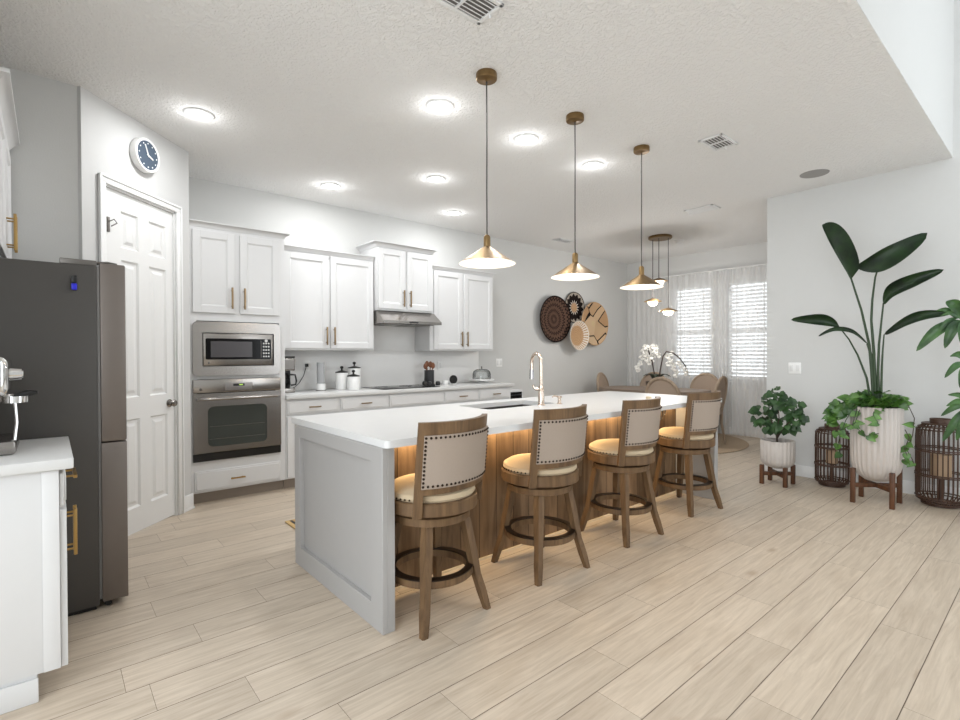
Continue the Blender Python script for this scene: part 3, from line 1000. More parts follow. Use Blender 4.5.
b = MB(); b.lathe([(0, 0), (0.075, 0), (0.07, 0.008), (0.02, 0.016), (0.018, 0.03), (0.17, 0.034), (0.175, 0.048), (0.165, 0.05), (0, 0.045)], seg=40); b.obj('plate', WHITEC, cd)
b = MB(); b.lathe([(0.125, 0.051), (0.125, 0.12), (0.113, 0.155), (0.08, 0.18), (0.0, 0.192), (0.0, 0.190), (0.079, 0.178), (0.111, 0.153), (0.1235, 0.12), (0.1235, 0.051)], seg=36); dm = b.obj('glass_dome', GLASS, cd)
b = MB(); b.lathe([(0, 0.192), (0.007, 0.193), (0.006, 0.204), (0.012, 0.212), (0.009, 0.222), (0, 0.224)], seg=16); b.obj('knob', STEELD, dm)
b = MB(); b.tube([(0.126 * math.cos(2 * PI * k / 36), 0.126 * math.sin(2 * PI * k / 36), 0.0545) for k in range(36)], 0.003, 6, closed=True); b.obj('rim', STEEL, dm)
b = MB(); b.tube([(0.112 * math.cos(2 * PI * k / 36), 0.112 * math.sin(2 * PI * k / 36), 0.158) for k in range(36)], 0.002, 6, closed=True); b.obj('band', STEELD, dm)

# low white cabinet with black front beyond the counter end
sb = thing('side_cabinet', 'low white cabinet with a black glass front past the counter end', 'cabinet', (5.01, 5.12, 0))
b = MB(); b.box(-0.15, 0.15, 0.0, 0.34, 0.0, 0.79, 0.004); b.obj('body', CAB, sb)
b = MB(); b.box(-0.135, 0.125, -0.014, -0.0005, 0.05, 0.765, 0.002); dd = b.obj('door', BGLASS, sb, label='black glass door')
b = MB()
for z in (0.25, 0.45, 0.65, 0.72):
    b.box(-0.12, 0.11, -0.0165, -0.0145, z, z + 0.006)
b.obj('rack', mat('dim_grey', (70, 70, 74), 0.4), dd)

# ------------------------------------------------------------------ island
IX0, IX1, IY0, IY1 = 1.155, 4.53, 2.05, 3.14
il = thing('kitchen_island', 'long grey kitchen island with rustic wood back under the stools', 'island', (IX0, IY0, 0))
L_ = IX1 - IX0
D2 = IY1 - IY0
IT = 0.863
def end_panel(name, x0, x1, face):
    b = MB()
    xf = x0 if face < 0 else x1
    xi = x0 + 0.026 if face < 0 else x1 - 0.026
    b.box(min(xi, x1 if face < 0 else x0), max(xi, x1 if face < 0 else x0), 0, D2, 0, IT, 0.001, 1)
    a_, c_ = (xf, xi) if face < 0 else (xi, xf)
    b.box(a_, c_ + 0.0005, 0, 0.115, 0, IT, 0.002, 1); b.box(a_, c_ + 0.0005, D2 - 0.085, D2, 0, IT, 0.002, 1)
    b.box(a_, c_ + 0.0005, 0.11, D2 - 0.08, 0, 0.115, 0.002, 1); b.box(a_, c_ + 0.0005, 0.11, D2 - 0.08, IT - 0.075, IT, 0.002, 1)
    return b.obj(name, GREY, il, label='grey panelled island end')
end_panel('end_panel', 0, 0.065, -1)
end_panel('end_panel', L_ - 0.065, L_, 1)
b = MB(); b.box(0.066, L_ - 0.066, 0.362, 0.38, 0.0, IT, 0.0); b.obj('wood_back', PANELW, il, smooth=False, label='rustic brown plank back of the island')
b = MB(); b.box(0.066, L_ - 0.066, 0.352, 0.3615, 0.0, 0.012); b.obj('floor_strip', mat('pale_strip', (214, 196, 168), 0.6), il)
b = MB(); b.box(0.066, L_ - 0.066, D2 - 0.04, D2 - 0.02, 0.1, IT); b.box(0.066, L_ - 0.066, 0.38, D2 - 0.04, 0.1, 0.12); b.box(0.066, L_ - 0.066, D2 - 0.1, D2 - 0.09, 0, 0.1)
b.obj('cabinet_box', GREY, il, smooth=False)
n = 5
for k in range(n):
    a = 0.07 + k * (L_ - 0.14) / n; c = a + (L_ - 0.14) / n - 0.006
    b = MB()
    vs0 = len(b.bm.verts)
    shaker(b, a, c, 0.12, 0.85, -D2 - 0.001 + 0.0, 0.02)
    b.bm.transform(Matrix.Diagonal((1, -1, 1, 1)))
    d = b.obj('door', GREY, il, smooth=False)
b = MB(); b.box(0.07, L_ - 0.07, 0.335, 0.355, IT - 0.012, IT - 0.002); b.obj('light_strip', LEDM, il, smooth=False, label='warm light strip under the overhang')
# charging cable hooked on the wood back
b = MB()
pts = []
for k in range(15):
    a = PI + PI * k / 14
    pts.append((4.17 + 0.05 * math.cos(a), 2.402, 0.79 + 0.085 * math.sin(a)))
b.tube([(4.12, 2.402, 0.853)] + pts + [(4.22, 2.402, 0.85)], 0.004, 6)
pts = [(4.225 + 0.03 * math.cos(PI + PI * k / 10), 2.398, 0.80 + 0.06 * math.sin(PI + PI * k / 10)) for k in range(11)]
b.tube([(4.195, 2.396, 0.855)] + pts + [(4.255, 2.396, 0.855)], 0.004, 6)
tag(b.obj('hanging_cable', BLACK), 'dark looped cable hanging under the countertop behind the farthest stool', 'cable')

# countertop with sink cutout
CX0, CX1, CY0, CY1, CZ0, CZ1 = 1.16, 4.565, 2.02, 3.225, 0.864, 0.90
SX0, SX1, SY0, SY1 = 2.38, 3.10, 2.70, 3.07
b = MB()
bm = b.bm
def rr(x0, x1, y0, y1, r, n=4):
    return rrect(x0, x1, y0, y1, r, n)
OUT = rr(CX0, CX1, CY0, CY1, 0.025); INN = rr(SX0, SX1, SY0, SY1, 0.03)
vo1 = [bm.verts.new((p[0], p[1], CZ1)) for p in OUT]; vi1 = [bm.verts.new((p[0], p[1], CZ1)) for p in INN]
vo0 = [bm.verts.new((p[0], p[1], CZ0)) for p in OUT]; vi0 = [bm.verts.new((p[0], p[1], CZ0)) for p in INN]
n = len(OUT)
for k in range(n):
    l = (k + 1) % n
    bm.faces.new((vo1[k], vo1[l], vi1[l], vi1[k])); bm.faces.new((vo0[k], vi0[k], vi0[l], vo0[l]))
    bm.faces.new((vo1[k], vo0[k], vo0[l], vo1[l])); bm.faces.new((vi1[k], vi1[l], vi0[l], vi0[k]))
o = b.obj('countertop', QUARTZ)
tag(o, 'long white island countertop with the sink cut into it', 'countertop')
sk = thing('sink', 'grey steel sink set in the island countertop behind the faucet', 'sink', ((SX0 + SX1) / 2, (SY0 + SY1) / 2, 0.69))
b = MB()
hx, hy = (SX1 - SX0) / 2 + 0.012, (SY1 - SY0) / 2 + 0.012
b.box(-hx, hx, -hy, -hy + 0.008, 0, 0.173); b.box(-hx, hx, hy - 0.008, hy, 0, 0.173); b.box(-hx, -hx + 0.008, -hy, hy, 0, 0.173); b.box(hx - 0.008, hx, -hy, hy, 0, 0.173)
b.box(-hx, hx, -hy, hy, -0.008, 0.0)
b.obj('basin', STEELD, sk, smooth=False)
for x_ in (-0.18, 0.18):
    b = MB(); b.lathe([(0, 0.001), (0.04, 0.001), (0.045, 0.004), (0.0, 0.004)], (x_, 0, 0), 24); b.obj('drain', STEEL, sk)
b = MB(); b.box(-0.012, 0.012, -hy + 0.0085, hy - 0.0085, 0.0005, 0.15, 0.004); b.obj('divider', STEEL, sk)

# faucet
fa = thing('faucet', 'champagne gooseneck faucet standing on the island by the sink', 'faucet', (2.885, 2.66, 0.901))
b = MB(); b.lathe([(0, 0), (0.03, 0), (0.03, 0.004), (0.025, 0.008), (0.024, 0.10), (0.021, 0.105), (0.021, 0.112), (0.024, 0.118), (0.018, 0.15), (0, 0.15)], seg=28); b.obj('body', CHAMP, fa)
b = MB()
dx, dy = 0.30, 0.954
pts = [(0, 0, 0.14), (0, 0, 0.22), (0, 0, 0.31)]
Rr = 0.075
for k in range(1, 13):
    a = PI * k / 12
    q = Rr - Rr * math.cos(a)
    pts.append((dx * q, dy * q, 0.325 + Rr * math.sin(a)))
pts.append((dx * 0.15, dy * 0.15, 0.27))
b.tube(pts, 0.0135, 14); b.obj('spout', CHAMP, fa)
b = MB(); b.cyl((dx * 0.15, dy * 0.15, 0.272), (dx * 0.152, dy * 0.152, 0.195), 0.017, 0.019, 18); b.obj('spray_head', mat('nickel_head', (190, 188, 190), 0.2, 1.0), fa)
b = MB(); b.tube([(0.0, 0.02, 0.122), (-0.025, 0.05, 0.13), (-0.03, 0.06, 0.155)], 0.009, 10); b.tube([(0, 0.0, 0.122), (-0.02, 0.04, 0.125)], 0.014, 10); b.obj('lever', CHAMP, fa)
so = thing('soap_dispenser', 'small metal soap dispenser standing right of the faucet', 'soap dispenser', (3.075, 2.64, 0.901))
b = MB(); b.lathe([(0, 0), (0.022, 0), (0.022, 0.004), (0.014, 0.008), (0.013, 0.045), (0.02, 0.05), (0.02, 0.062), (0, 0.064)], seg=20); b.obj('body', CHAMP, so)
b = MB(); b.tube([(0, 0, 0.056), (-0.02, 0.04, 0.06), (-0.025, 0.055, 0.05)], 0.006, 8); b.obj('nozzle', CHAMP, so)
b = MB()
b.lathe([(0, 0), (0.022, 0), (0.022, 0.05), (0.019, 0.052), (0, 0.052)], seg=24)
o = b.obj('candle_jar', mat('gold_jar', (214, 196, 166), 0.3, 0.4)); o.location = (3.645, 2.20, 0.9015)
tag(o, 'small pale gold jar on the island behind the third stool back', 'jar')

# ------------------------------------------------------------------ stools
def arc_slab(b, z0, z1, a0, a1, rad, thick, yc, lean=0.0, n=16, zref=0.6, crownz=0.0):
    rows_o, rows_i = [], []
    nz = 4
    def P(a, r, z):
        y = yc - r * math.cos(a) - (z - zref) * lean
        return Vector((r * math.sin(a), y, z))
    for j in range(nz + 1):
        ro, ri = [], []
        for i in range(n + 1):
            a = a0 + (a1 - a0) * i / n
            z = z0 + (z1 - z0) * j / nz
            ro.append(b.bm.verts.new(P(a, rad + thick / 2, z))); ri.append(b.bm.verts.new(P(a, rad - thick / 2, z)))
        rows_o.append(ro); rows_i.append(ri)
    for j in range(nz):
        for i in range(n):
            b.bm.faces.new((rows_o[j][i], rows_o[j][i + 1], rows_o[j + 1][i + 1], rows_o[j + 1][i]))
            b.bm.faces.new((rows_i[j][i + 1], rows_i[j][i], rows_i[j + 1][i], rows_i[j + 1][i + 1]))
        for e in (0, n):
            b.bm.faces.new((rows_o[j][e], rows_i[j][e], rows_i[j + 1][e], rows_o[j + 1][e]))
    for j in (0, nz):
        for i in range(n):
            b.bm.faces.new((rows_o[j][i], rows_i[j][i], rows_i[j][i + 1], rows_o[j][i + 1]))


def make_stool(label):
    t = thing('bar_stool', label, 'bar stool', (0, 0, 0), 0, 'upholstered swivel bar stools along the island')
    b = MB(); b.lathe([(0, 0.596), (0.215, 0.596), (0.226, 0.61), (0.222, 0.63), (0.19, 0.65), (0.12, 0.659), (0, 0.662)], seg=44); b.obj('seat', CREAM, t, label='cream upholstered seat')
    b = MB(); b.lathe([(0.17, 0.533), (0.232, 0.533), (0.236, 0.538), (0.236, 0.592), (0.230, 0.597), (0.17, 0.597), (0.17, 0.533)], seg=44); b.obj('seat_frame', SWOOD, t)
    b = MB()
    for k in range(56):
        a = 2 * PI * k / 56
        if abs(a - 1.5 * PI) < 0.9:
            continue
        b.ball((0.2275 * math.cos(a), 0.2275 * math.sin(a), 0.6085), 0.0055, 1)
    b.obj('nailhead_trim', NAIL, t)
    b = MB(); b.lathe([(0, 0.515), (0.15, 0.515), (0.15, 0.532), (0, 0.532)], seg=32); b.obj('swivel', DARKRING, t)
    b = MB(); b.lathe([(0, 0.472), (0.185, 0.472), (0.198, 0.477), (0.20, 0.512), (0.19, 0.516), (0, 0.516)], seg=40); b.obj('base_disc', SWOOD, t)
    for sx in (-1, 1):
        for sy in (-1, 1):
            b = MB()
            rows = []
            prof = [(0.477, 0.119, 0.022), (0.40, 0.131, 0.022), (0.28, 0.147, 0.021), (0.18, 0.161, 0.020), (0.09, 0.181, 0.019), (0.0, 0.200, 0.017)]
            for z, o_, hw_ in prof:
                rows.append([b.bm.verts.new((sx * o_ + dx_ * hw_, sy * o_ + dy_ * hw_, z)) for dx_, dy_ in ((-1, -1), (1, -1), (1, 1), (-1, 1))])
            for r0, r1 in zip(rows, rows[1:]):
                for k in range(4):
                    l = (k + 1) % 4
                    b.bm.faces.new((r0[k], r0[l], r1[l], r1[k]))
            b.bm.faces.new(rows[0]); b.bm.faces.new(rows[-1][::-1])
            es = [e for e in b.bm.edges if abs((e.verts[0].co - e.verts[1].co).z) > 0.05]
            bmesh.ops.bevel(b.bm, geom=es, offset=0.004, segments=2, affect='EDGES')
            b.obj('leg', SWOOD, t, angle=50)
    b = MB(); b.lathe([(0.180, 0.19), (0.212, 0.19), (0.215, 0.193), (0.215, 0.226), (0.180, 0.226), (0.180, 0.19)], seg=44); fr = b.obj('foot_ring', SWOOD, t)
    b = MB(); b.lathe([(0.178, 0.2265), (0.217, 0.2265), (0.217, 0.2325), (0.178, 0.2325), (0.178, 0.2265)], seg=44); b.obj('metal_cap', DARKRING, fr, label='dark metal foot plate')
    # back
    rad, yc = 0.36, 0.150
    A = math.asin(0.234 / rad)
    ln = 0.10
    st_ = 0.042
    b = MB()
    arc_slab(b, 0.536, 0.983, -A, -A + st_ / rad * 1.0, rad, 0.03, yc, ln)
    arc_slab(b, 0.536, 0.983, A - st_ / rad, A, rad, 0.03, yc, ln)
    arc_slab(b, 0.912, 0.983, -A + st_ / rad - 0.001, A - st_ / rad + 0.001, rad, 0.0295, yc, ln)
    arc_slab(b, 0.645, 0.690, -A + st_ / rad - 0.001, A - st_ / rad + 0.001, rad, 0.0295, yc, ln)
    bmesh.ops.remove_doubles(b.bm, verts=b.bm.verts, dist=0.0004)
    bk = b.obj('back_frame', SWOOD, t, angle=50)
    b = MB()
    a2 = A - 0.030 / rad
    arc_slab(b, 0.676, 0.924, -a2, a2, rad, 0.046, yc, ln, n=20)
    b.obj('back_cushion', LINEN, t, angle=60, label='beige linen back cushion')
    b = MB()
    def PB(a, z):
        r_ = rad + 0.0225
        return (r_ * math.sin(a), yc - r_ * math.cos(a) - (z - 0.6) * ln, z)
    a3 = a2 - 0.02
    m_ = 20
    for i in range(m_ + 1):
        a = -a3 + 2 * a3 * i / m_
        for z in (0.688, 0.913):
            b.ball(PB(a, z), 0.0072, 1)
    for j in range(1, 12):
        z = 0.688 + (0.913 - 0.688) * j / 12
        for a in (-a3, a3):
            b.ball(PB(a, z), 0.0072, 1)
    b.obj('nailheads', NAIL, bk)
    return t


s1 = make_stool('wood and linen bar stool nearest the camera, beside the grey island end')
s1.location = (1.475, 2.12, 0); s1.rotation_euler = (0, 0, R(3))
for c_ in s1.children:
    if c_.name.startswith('back_'):
        c_.rotation_euler.z = R(6)          # the seats are swivelled a little on their bases
dup(s1, (2.285, 2.12, 0), R(-4), 'second bar stool from the near end, backed onto the faucet')
dup(s1, (3.14, 2.12, 0), R(-3), 'third bar stool from the near end, in front of the small gold jar')
dup(s1, (4.09, 2.13, 0), R(-8), 'bar stool farthest from the camera, at the dining end of the island')

# ------------------------------------------------------------------ fridge and left counter
fg = thing('refrigerator', 'tall dark grey refrigerator with steel doors beside the pantry door', 'refrigerator', (X0 + 0.02, 3.20, 0))
ox = X0 + 0.02
b = MB(); b.box(0.0, 0.183 - ox, 0.0, 0.89, 0.022, 1.745, 0.004); b.obj('cabinet_body', FRSIDE, fg, label='dark grey side panel body')
b = MB(); b.box(0.195 - ox, 0.303 - ox, 0.002, 0.442, 0.852, 1.762, 0.008); d1 = b.obj('door', FRDOOR, fg)
b = MB(); b.box(0.195 - ox, 0.303 - ox, 0.448, 0.888, 0.850, 1.762, 0.003); d2 = b.obj('door', FRDOOR, fg)
b = MB(); b.box(0.195 - ox, 0.303 - ox, 0.002, 0.888, 0.034, 0.846, 0.003); d3 = b.obj('freezer_drawer', FRDOOR, fg)
b = MB(); b.box(0.184 - ox, 0.1945 - ox, 0.01, 0.88, 0.05, 1.745); b.obj('door_gasket', mat('grey_gasket', (120, 118, 116), 0.5), fg)
b = MB(); b.box(0.04 - ox, 0.185 - ox, 0.02, 0.10, 1.7455, 1.775, 0.004); b.tube([(0.185 - ox, 0.05, 1.765), (0.23 - ox, 0.04, 1.77), (0.27 - ox, 0.05, 1.766)], 0.008, 8); b.obj('hinge_cover', STEELD, fg)
b = MB()
b.cyl((0.22 - ox, 0.03, 0.0165), (0.22 - ox, 0.07, 0.0165), 0.016, seg=18); b.cyl((0.22 - ox, 0.8, 0.0165), (0.22 - ox, 0.84, 0.0165), 0.016, seg=18)
b.box(0.0, 0.17 - ox, 0.02, 0.87, 0.0, 0.0215)
b.obj('rollers', BLACK, fg)
mg = thing('fridge_magnet', 'small black and blue magnet clip on the refrigerator side', 'magnet', (0.094, 3.1998, 1.652))
b = MB(); b.box(-0.012, 0.012, -0.018, 0.0003, -0.002, 0.036, 0.006); b.obj('clip_top', BLACK, mg)
b = MB(); b.box(-0.012, 0.012, -0.018, 0.0003, -0.036, -0.003, 0.006); b.obj('clip_base', BLUE, mg, label='blue lower half')

# cabinet above fridge: local -y faces +x
fc = thing('wall_cabinet', 'white cabinet with crown moulding hung above the refrigerator', 'cabinet', (-0.165, 3.13, 1.785), R(90))
b = MB(); b.box(0.0, 0.95, 0.02, 0.40, 0.0, 0.76, 0.001); b.obj('body', CAB, fc)
b = MB(); crown(b, 0.0, 0.95, 0.02, 0.40, 0.69, 0.78, 0.06, left=True, right=False); b.obj('crown_moulding', CAB, fc)
for k, (a, c) in enumerate(((0.015, 0.468), (0.482, 0.935))):
    b = MB(); shaker(b, a, c, 0.015, 0.675, 0.0)
    d = b.obj('door', CAB, fc, smooth=False, recalc=False)
    pull(d, BRASS, ((c - 0.03) if k == 0 else (a + 0.03), 0, 0.15), 0.19)

lc = thing('base_cabinet', 'white base cabinet with brass pulls in front of the refrigerator', 'cabinet', (0.022, 2.505, 0), R(90))
b = MB(); b.box(0.0, 0.66, 0.0, 0.58, 0.1, 0.858, 0.001); b.box(0.004, 0.66, 0.07, 0.58, 0.0, 0.1); b.obj('body', CAB, lc)
b = MB(); b.box(-0.012, -0.001, 0.065, 0.58, 0.0, 0.09, 0.003); b.box(-0.004, -0.0005, 0.0, 0.05, 0.1, 0.857, 0.001); b.obj('end_moulding', CAB, lc)
b = MB(); flat_front(b, 0.012, 0.65, 0.715, 0.84, -0.022, 0.0215); d = b.obj('drawer', CAB, lc); pull(d, BRASS, (0.33, -0.022, 0.78), 0.19, False)
b = MB(); shaker(b, 0.012, 0.328, 0.095, 0.70, -0.022, 0.0215); d = b.obj('door', CAB, lc, smooth=False, recalc=False); pull(d, BRASS, (0.298, -0.022, 0.53), 0.2)
b = MB(); shaker(b, 0.334, 0.65, 0.095, 0.70, -0.022, 0.0215); d = b.obj('door', CAB, lc, smooth=False, recalc=False); pull(d, BRASS, (0.364, -0.022, 0.53), 0.2)
b = MB(); b.box(X0 + 0.003, 0.066, 2.482, 3.18, 0.86, 0.90, 0.004)
tag(b.obj('countertop', QUARTZ), 'short white countertop in front of the refrigerator, under the espresso machine', 'countertop')

# espresso machine
em = thing('espresso_machine', 'chrome espresso machine at the left edge, on the short countertop', 'espresso machine', (-0.14, 2.86, 0.901), R(0))
b = MB(); b.box(-0.17, 0.035, -0.15, 0.15, 0.0, 0.055, 0.012); b.obj('drip_base', STEEL, em)
b = MB(); b.box(-0.17, -0.03, -0.15, 0.15, 0.055, 0.36, 0.014); b.obj('body', STEEL, em)
b = MB(); b.box(-0.17, 0.015, -0.15, 0.15, 0.23, 0.39, 0.03, 4); b.obj('brew_head', CHROME, em)
b = MB(); b.cyl((0.015, 0.0, 0.315), (0.05, 0.0, 0.315), 0.028, 0.024, 24); b.cyl((0.05, 0, 0.315), (0.055, 0, 0.315), 0.016, seg=20); b.obj('dial', CHROME, em)
b = MB(); b.cyl((0.0, -0.02, 0.205), (0.0, -0.02, 0.235), 0.034, seg=28); b.obj('group_head', STEEL, em)
b = MB(); b.tube([(0.0, -0.02, 0.215), (0.07, -0.03, 0.235), (0.10, -0.035, 0.238)], [0.012, 0.015, 0.006], 12); b.obj('portafilter_handle', BLACK, em)
b = MB(); b.cyl((0.03, -0.04, 0.20), (0.03, -0.04, 0.226), 0.042, seg=28); b.obj('portafilter', CHROME, em)
b = MB(); b.tube([(0.03, -0.075, 0.20), (0.035, -0.08, 0.12), (0.028, -0.085, 0.05), (0.024, -0.09, 0.035)], 0.006, 8); b.obj('steam_wand', CHROME, em)

# ------------------------------------------------------------------ clock on the pantry wall
ca = 0.515
cx_, cy_ = PO[0] + ca * math.cos(PA), PO[1] + ca * math.sin(PA)
cl = thing('wall_clock', 'round white clock with navy dial above the pantry door', 'clock', (cx_, cy_, 2.762), PA)
b = MB(); b.lathe([(0, 0.001), (0.118, 0.001), (0.122, 0.008), (0.122, 0.046), (0.118, 0.052), (0.106, 0.052), (0.103, 0.048), (0, 0.048)], seg=48, axis='Y'); b.obj('case', WHITEC, cl)
b = MB(); b.lathe([(0, 0.0485), (0.1025, 0.0485), (0.1025, 0.0495), (0, 0.0495)], seg=48, axis='Y'); b.obj('dial', NAVY, cl, label='navy dial')
b = MB()
for k in range(12):
    a = 2 * PI * k / 12
    b.cyl((0.086 * math.sin(a), -0.0495, 0.086 * math.cos(a)), (0.086 * math.sin(a), -0.051, 0.086 * math.cos(a)), 0.005, seg=10)
b.obj('hour_marks', WHITEC, cl)
for nm, ang, ln_, wd_ in (('hour_hand', 110, 0.05, 0.005), ('minute_hand', 336, 0.078, 0.004)):
    a = R(ang)
    b = MB(); b.tube([(-0.012 * math.sin(a), -0.0525, -0.012 * math.cos(a)), (ln_ * math.sin(a), -0.0525, ln_ * math.cos(a))], wd_ * 1.1, 6); b.obj(nm, WHITEC, cl)

# ------------------------------------------------------------------ woven wall baskets
def polar_nodes(m):
    nt = m.node_tree
    N, L = nt.nodes, nt.links
    tc = N.new('ShaderNodeTexCoord')
    sp = N.new('ShaderNodeSeparateXYZ'); L.new(tc.outputs['Object'], sp.inputs[0])
    def M(op, a, b_=None, v=None):
        n_ = N.new('ShaderNodeMath'); n_.operation = op
        for i, x in enumerate((a, b_)):
            if x is None:
                continue
            if isinstance(x, (int, float)):
                n_.inputs[i].default_value = x
            else:
                L.new(x, n_.inputs[i])
        return n_.outputs[0]
    x, z = sp.outputs[0], sp.outputs[2]
    r = M('SQRT', M('ADD', M('MULTIPLY', x, x), M('MULTIPLY', z, z)))
    a = M('ARCTAN2', x, z)
    return N, L, M, r, a, tc


def basket_mat(name, kind, rad):
    m = bpy.data.materials.new(name); m.use_nodes = True
    N, L, M, r, a, tc = polar_nodes(m)
    b = N['Principled BSDF']; b.inputs['Roughness'].default_value = 0.85; b.inputs['Specular IOR Level'].default_value = 0.15
    rn = M('DIVIDE', r, rad)
    tan, dark, white, brown = srgb(196, 160, 122), srgb(28, 20, 18), srgb(228, 220, 208), srgb(98, 74, 62)
    def mix(f, c1, c2):
        n_ = N.new('ShaderNodeMix'); n_.data_type = 'RGBA'; n_.clamp_factor = True
        L.new(f, n_.inputs[0])
        for i, c in ((6, c1), (7, c2)):
            if isinstance(c, tuple):
                n_.inputs[i].default_value = c
            else:
                L.new(c, n_.inputs[i])
        return n_.outputs[2]
    tri = lambda n_: M('PINGPONG', M('MULTIPLY', M('ADD', a, 10.0), n_ / (2 * PI)), 0.5)
    if kind == 'dark':
        t = M('ADD', rn, M('MULTIPLY', tri(30), 0.24))
        f = M('FRACT', M('MULTIPLY', t, 4.2))
        band = M('LESS_THAN', f, 0.68)
        c = mix(band, dark, brown)
        c = mix(M('GREATER_THAN', rn, 0.93), c, dark)
    elif kind == 'star':
        t = M('ADD', rn, M('MULTIPLY', tri(14), -0.55))
        c = mix(M('LESS_THAN', t, 0.22), dark, white)
        c = mix(M('LESS_THAN', M('ADD', rn, M('MULTIPLY', tri(14), -0.3)), 0.22), c, tan)
        f2 = M('LESS_THAN', M('ADD', M('SUBTRACT', 1.0, rn), M('MULTIPLY', tri(14), -0.35)), 0.10)
        c = mix(f2, c, srgb(170, 160, 148))
        c = mix(M('GREATER_THAN', rn, 0.95), c, dark)
    elif kind == 'bowl':
        ring = M('LESS_THAN', M('FRACT', M('MULTIPLY', rn, 9)), 0.25)
        c = mix(ring, tan, srgb(172, 136, 102))
        tk = M('MULTIPLY', M('GREATER_THAN', tri(30), 0.22), M('GREATER_THAN', rn, 0.68))
        c = mix(tk, c, white)
        c = mix(M('GREATER_THAN', rn, 0.94), c, white)
    else:
        v = N.new('ShaderNodeTexVoronoi'); v.feature = 'DISTANCE_TO_EDGE'; v.inputs['Scale'].default_value = 3.3
        L.new(tc.outputs['Object'], v.inputs['Vector'])
        v2 = N.new('ShaderNodeTexVoronoi'); v2.inputs['Scale'].default_value = 3.3
        L.new(tc.outputs['Object'], v2.inputs['Vector'])
        sp2 = N.new('ShaderNodeSeparateColor'); L.new(v2.outputs['Color'], sp2.inputs[0])
        c = mix(sp2.outputs[0], srgb(186, 148, 110), srgb(222, 196, 162))
        ed = M('MULTIPLY', M('LESS_THAN', v.outputs['Distance'], 0.06), M('GREATER_THAN', sp2.outputs[1], 0.35))
        c = mix(ed, c, dark)
        c = mix(M('LESS_THAN', rn, 0.14), c, srgb(214, 190, 150))
        c = mix(M('GREATER_THAN', rn, 0.96), c, tan)
    L.new(c, b.inputs['Base Color'])
    w = M('SINE', M('MULTIPLY', r, 420.0))
    w2 = M('SINE', M('MULTIPLY', a, 90.0))
    bp = N.new('ShaderNodeBump'); bp.inputs['Strength'].default_value = 0.5; bp.inputs['Distance'].default_value = 0.004
    L.new(M('ADD', w, w2), bp.inputs['Height']); L.new(bp.outputs[0], b.inputs['Normal'])
    return m


for (x, z, r, off, kind, lab) in ((6.185, 1.862, 0.376, 0.045, 'dark', 'largest dark brown zigzag woven basket, leftmost on the grey wall'),
                                  (6.745, 2.085, 0.262, 0.002, 'star', 'black and white star woven basket, topmost on the grey wall'),
                                  (6.655, 1.605, 0.245, 0.115, 'bowl', 'smaller tan basket with white striped rim, lowest of the wall baskets'),
                                  (7.215, 1.825, 0.378, 0.045, 'patch', 'tan basket with abstract dark lines, rightmost on the grey wall')):
    b = MB()
    d = {'bowl': 0.085, 'star': 0.026}.get(kind, 0.05)
    b.lathe([(0, 0.0), (r * 0.4, 0.003), (r * 0.75, d * 0.35), (r * 0.97, d * 0.92), (r, d), (r * 0.985, d + 0.010), (r * 0.94, d), (r * 0.72, d * 0.35 + 0.010), (r * 0.4, 0.012), (0, 0.010)], seg=64, axis='Y')
    o = b.obj('woven_basket', basket_mat('basket_' + kind, kind, r))
    o.location = (x, Y1 - off, z)
    tag(o, lab, 'basket', 'woven baskets on the wall')

# ------------------------------------------------------------------ pendants
def make_pendant(label):
    t = thing('pendant_lamp', label, 'pendant lamp', (0, 0, ZC), 0, 'brass cone pendants over the island')
    b = MB(); b.lathe([(0, -0.001), (0.062, -0.001), (0.064, -0.006), (0.064, -0.036), (0.06, -0.041), (0.012, -0.043), (0, -0.052)], seg=36); b.obj('canopy', ABRASS, t)
    b = MB(); b.tube([(0, 0, -0.052), (0.002, 0.001, -0.4), (-0.001, 0, -0.7), (0, 0, -0.985)], 0.0042, 8); b.obj('cord', CORD, t)
    b = MB(); b.lathe([(0, -0.98), (0.012, -0.98), (0.018, -0.986), (0.021, -0.995), (0.021, -1.056), (0.014, -1.06), (0, -1.06)], seg=24); b.obj('socket', ABRASS, t)
    b = MB(); b.lathe([(0.018, -1.050), (0.024, -1.053), (0.168, -1.149), (0.172, -1.152)], seg=56); sh = b.obj('shade', ABRASS, t)
    b = MB(); b.lathe([(0.015, -1.0575), (0.164, -1.1520), (0.1725, -1.155), (0.1725, -1.152)], seg=56); b.obj('shade_lining', SHADEIN, sh, label='white inside of the shade')
    b = MB(); b.ball((0, 0, -1.125), 0.028, 3); b.obj('bulb', BULB, t)
    return t


pp = [(2.035, 2.32, 'brass cone pendant nearest the camera, above the first stool'),
      (2.875, 2.32, 'brass cone pendant in the middle of the island row'),
      (3.735, 2.32, 'brass cone pendant farthest from the camera over the island')]
p0 = make_pendant(pp[0][2]); p0.location = (pp[0][0], pp[0][1], ZC)
for (x, y, lab) in pp[1:]:
    dup(p0, (x, y, ZC), None, lab)
for (x, y, lab) in pp:
    l = bpy.data.lights.new('pendant_light', 'POINT'); l.energy = 1.6; l.color = (1, 0.84, 0.66); l.shadow_soft_size = 0.035
    o = bpy.data.objects.new('pendant_light', l); o.location = (x, y, ZC - 1.19); COL.objects.link(o)

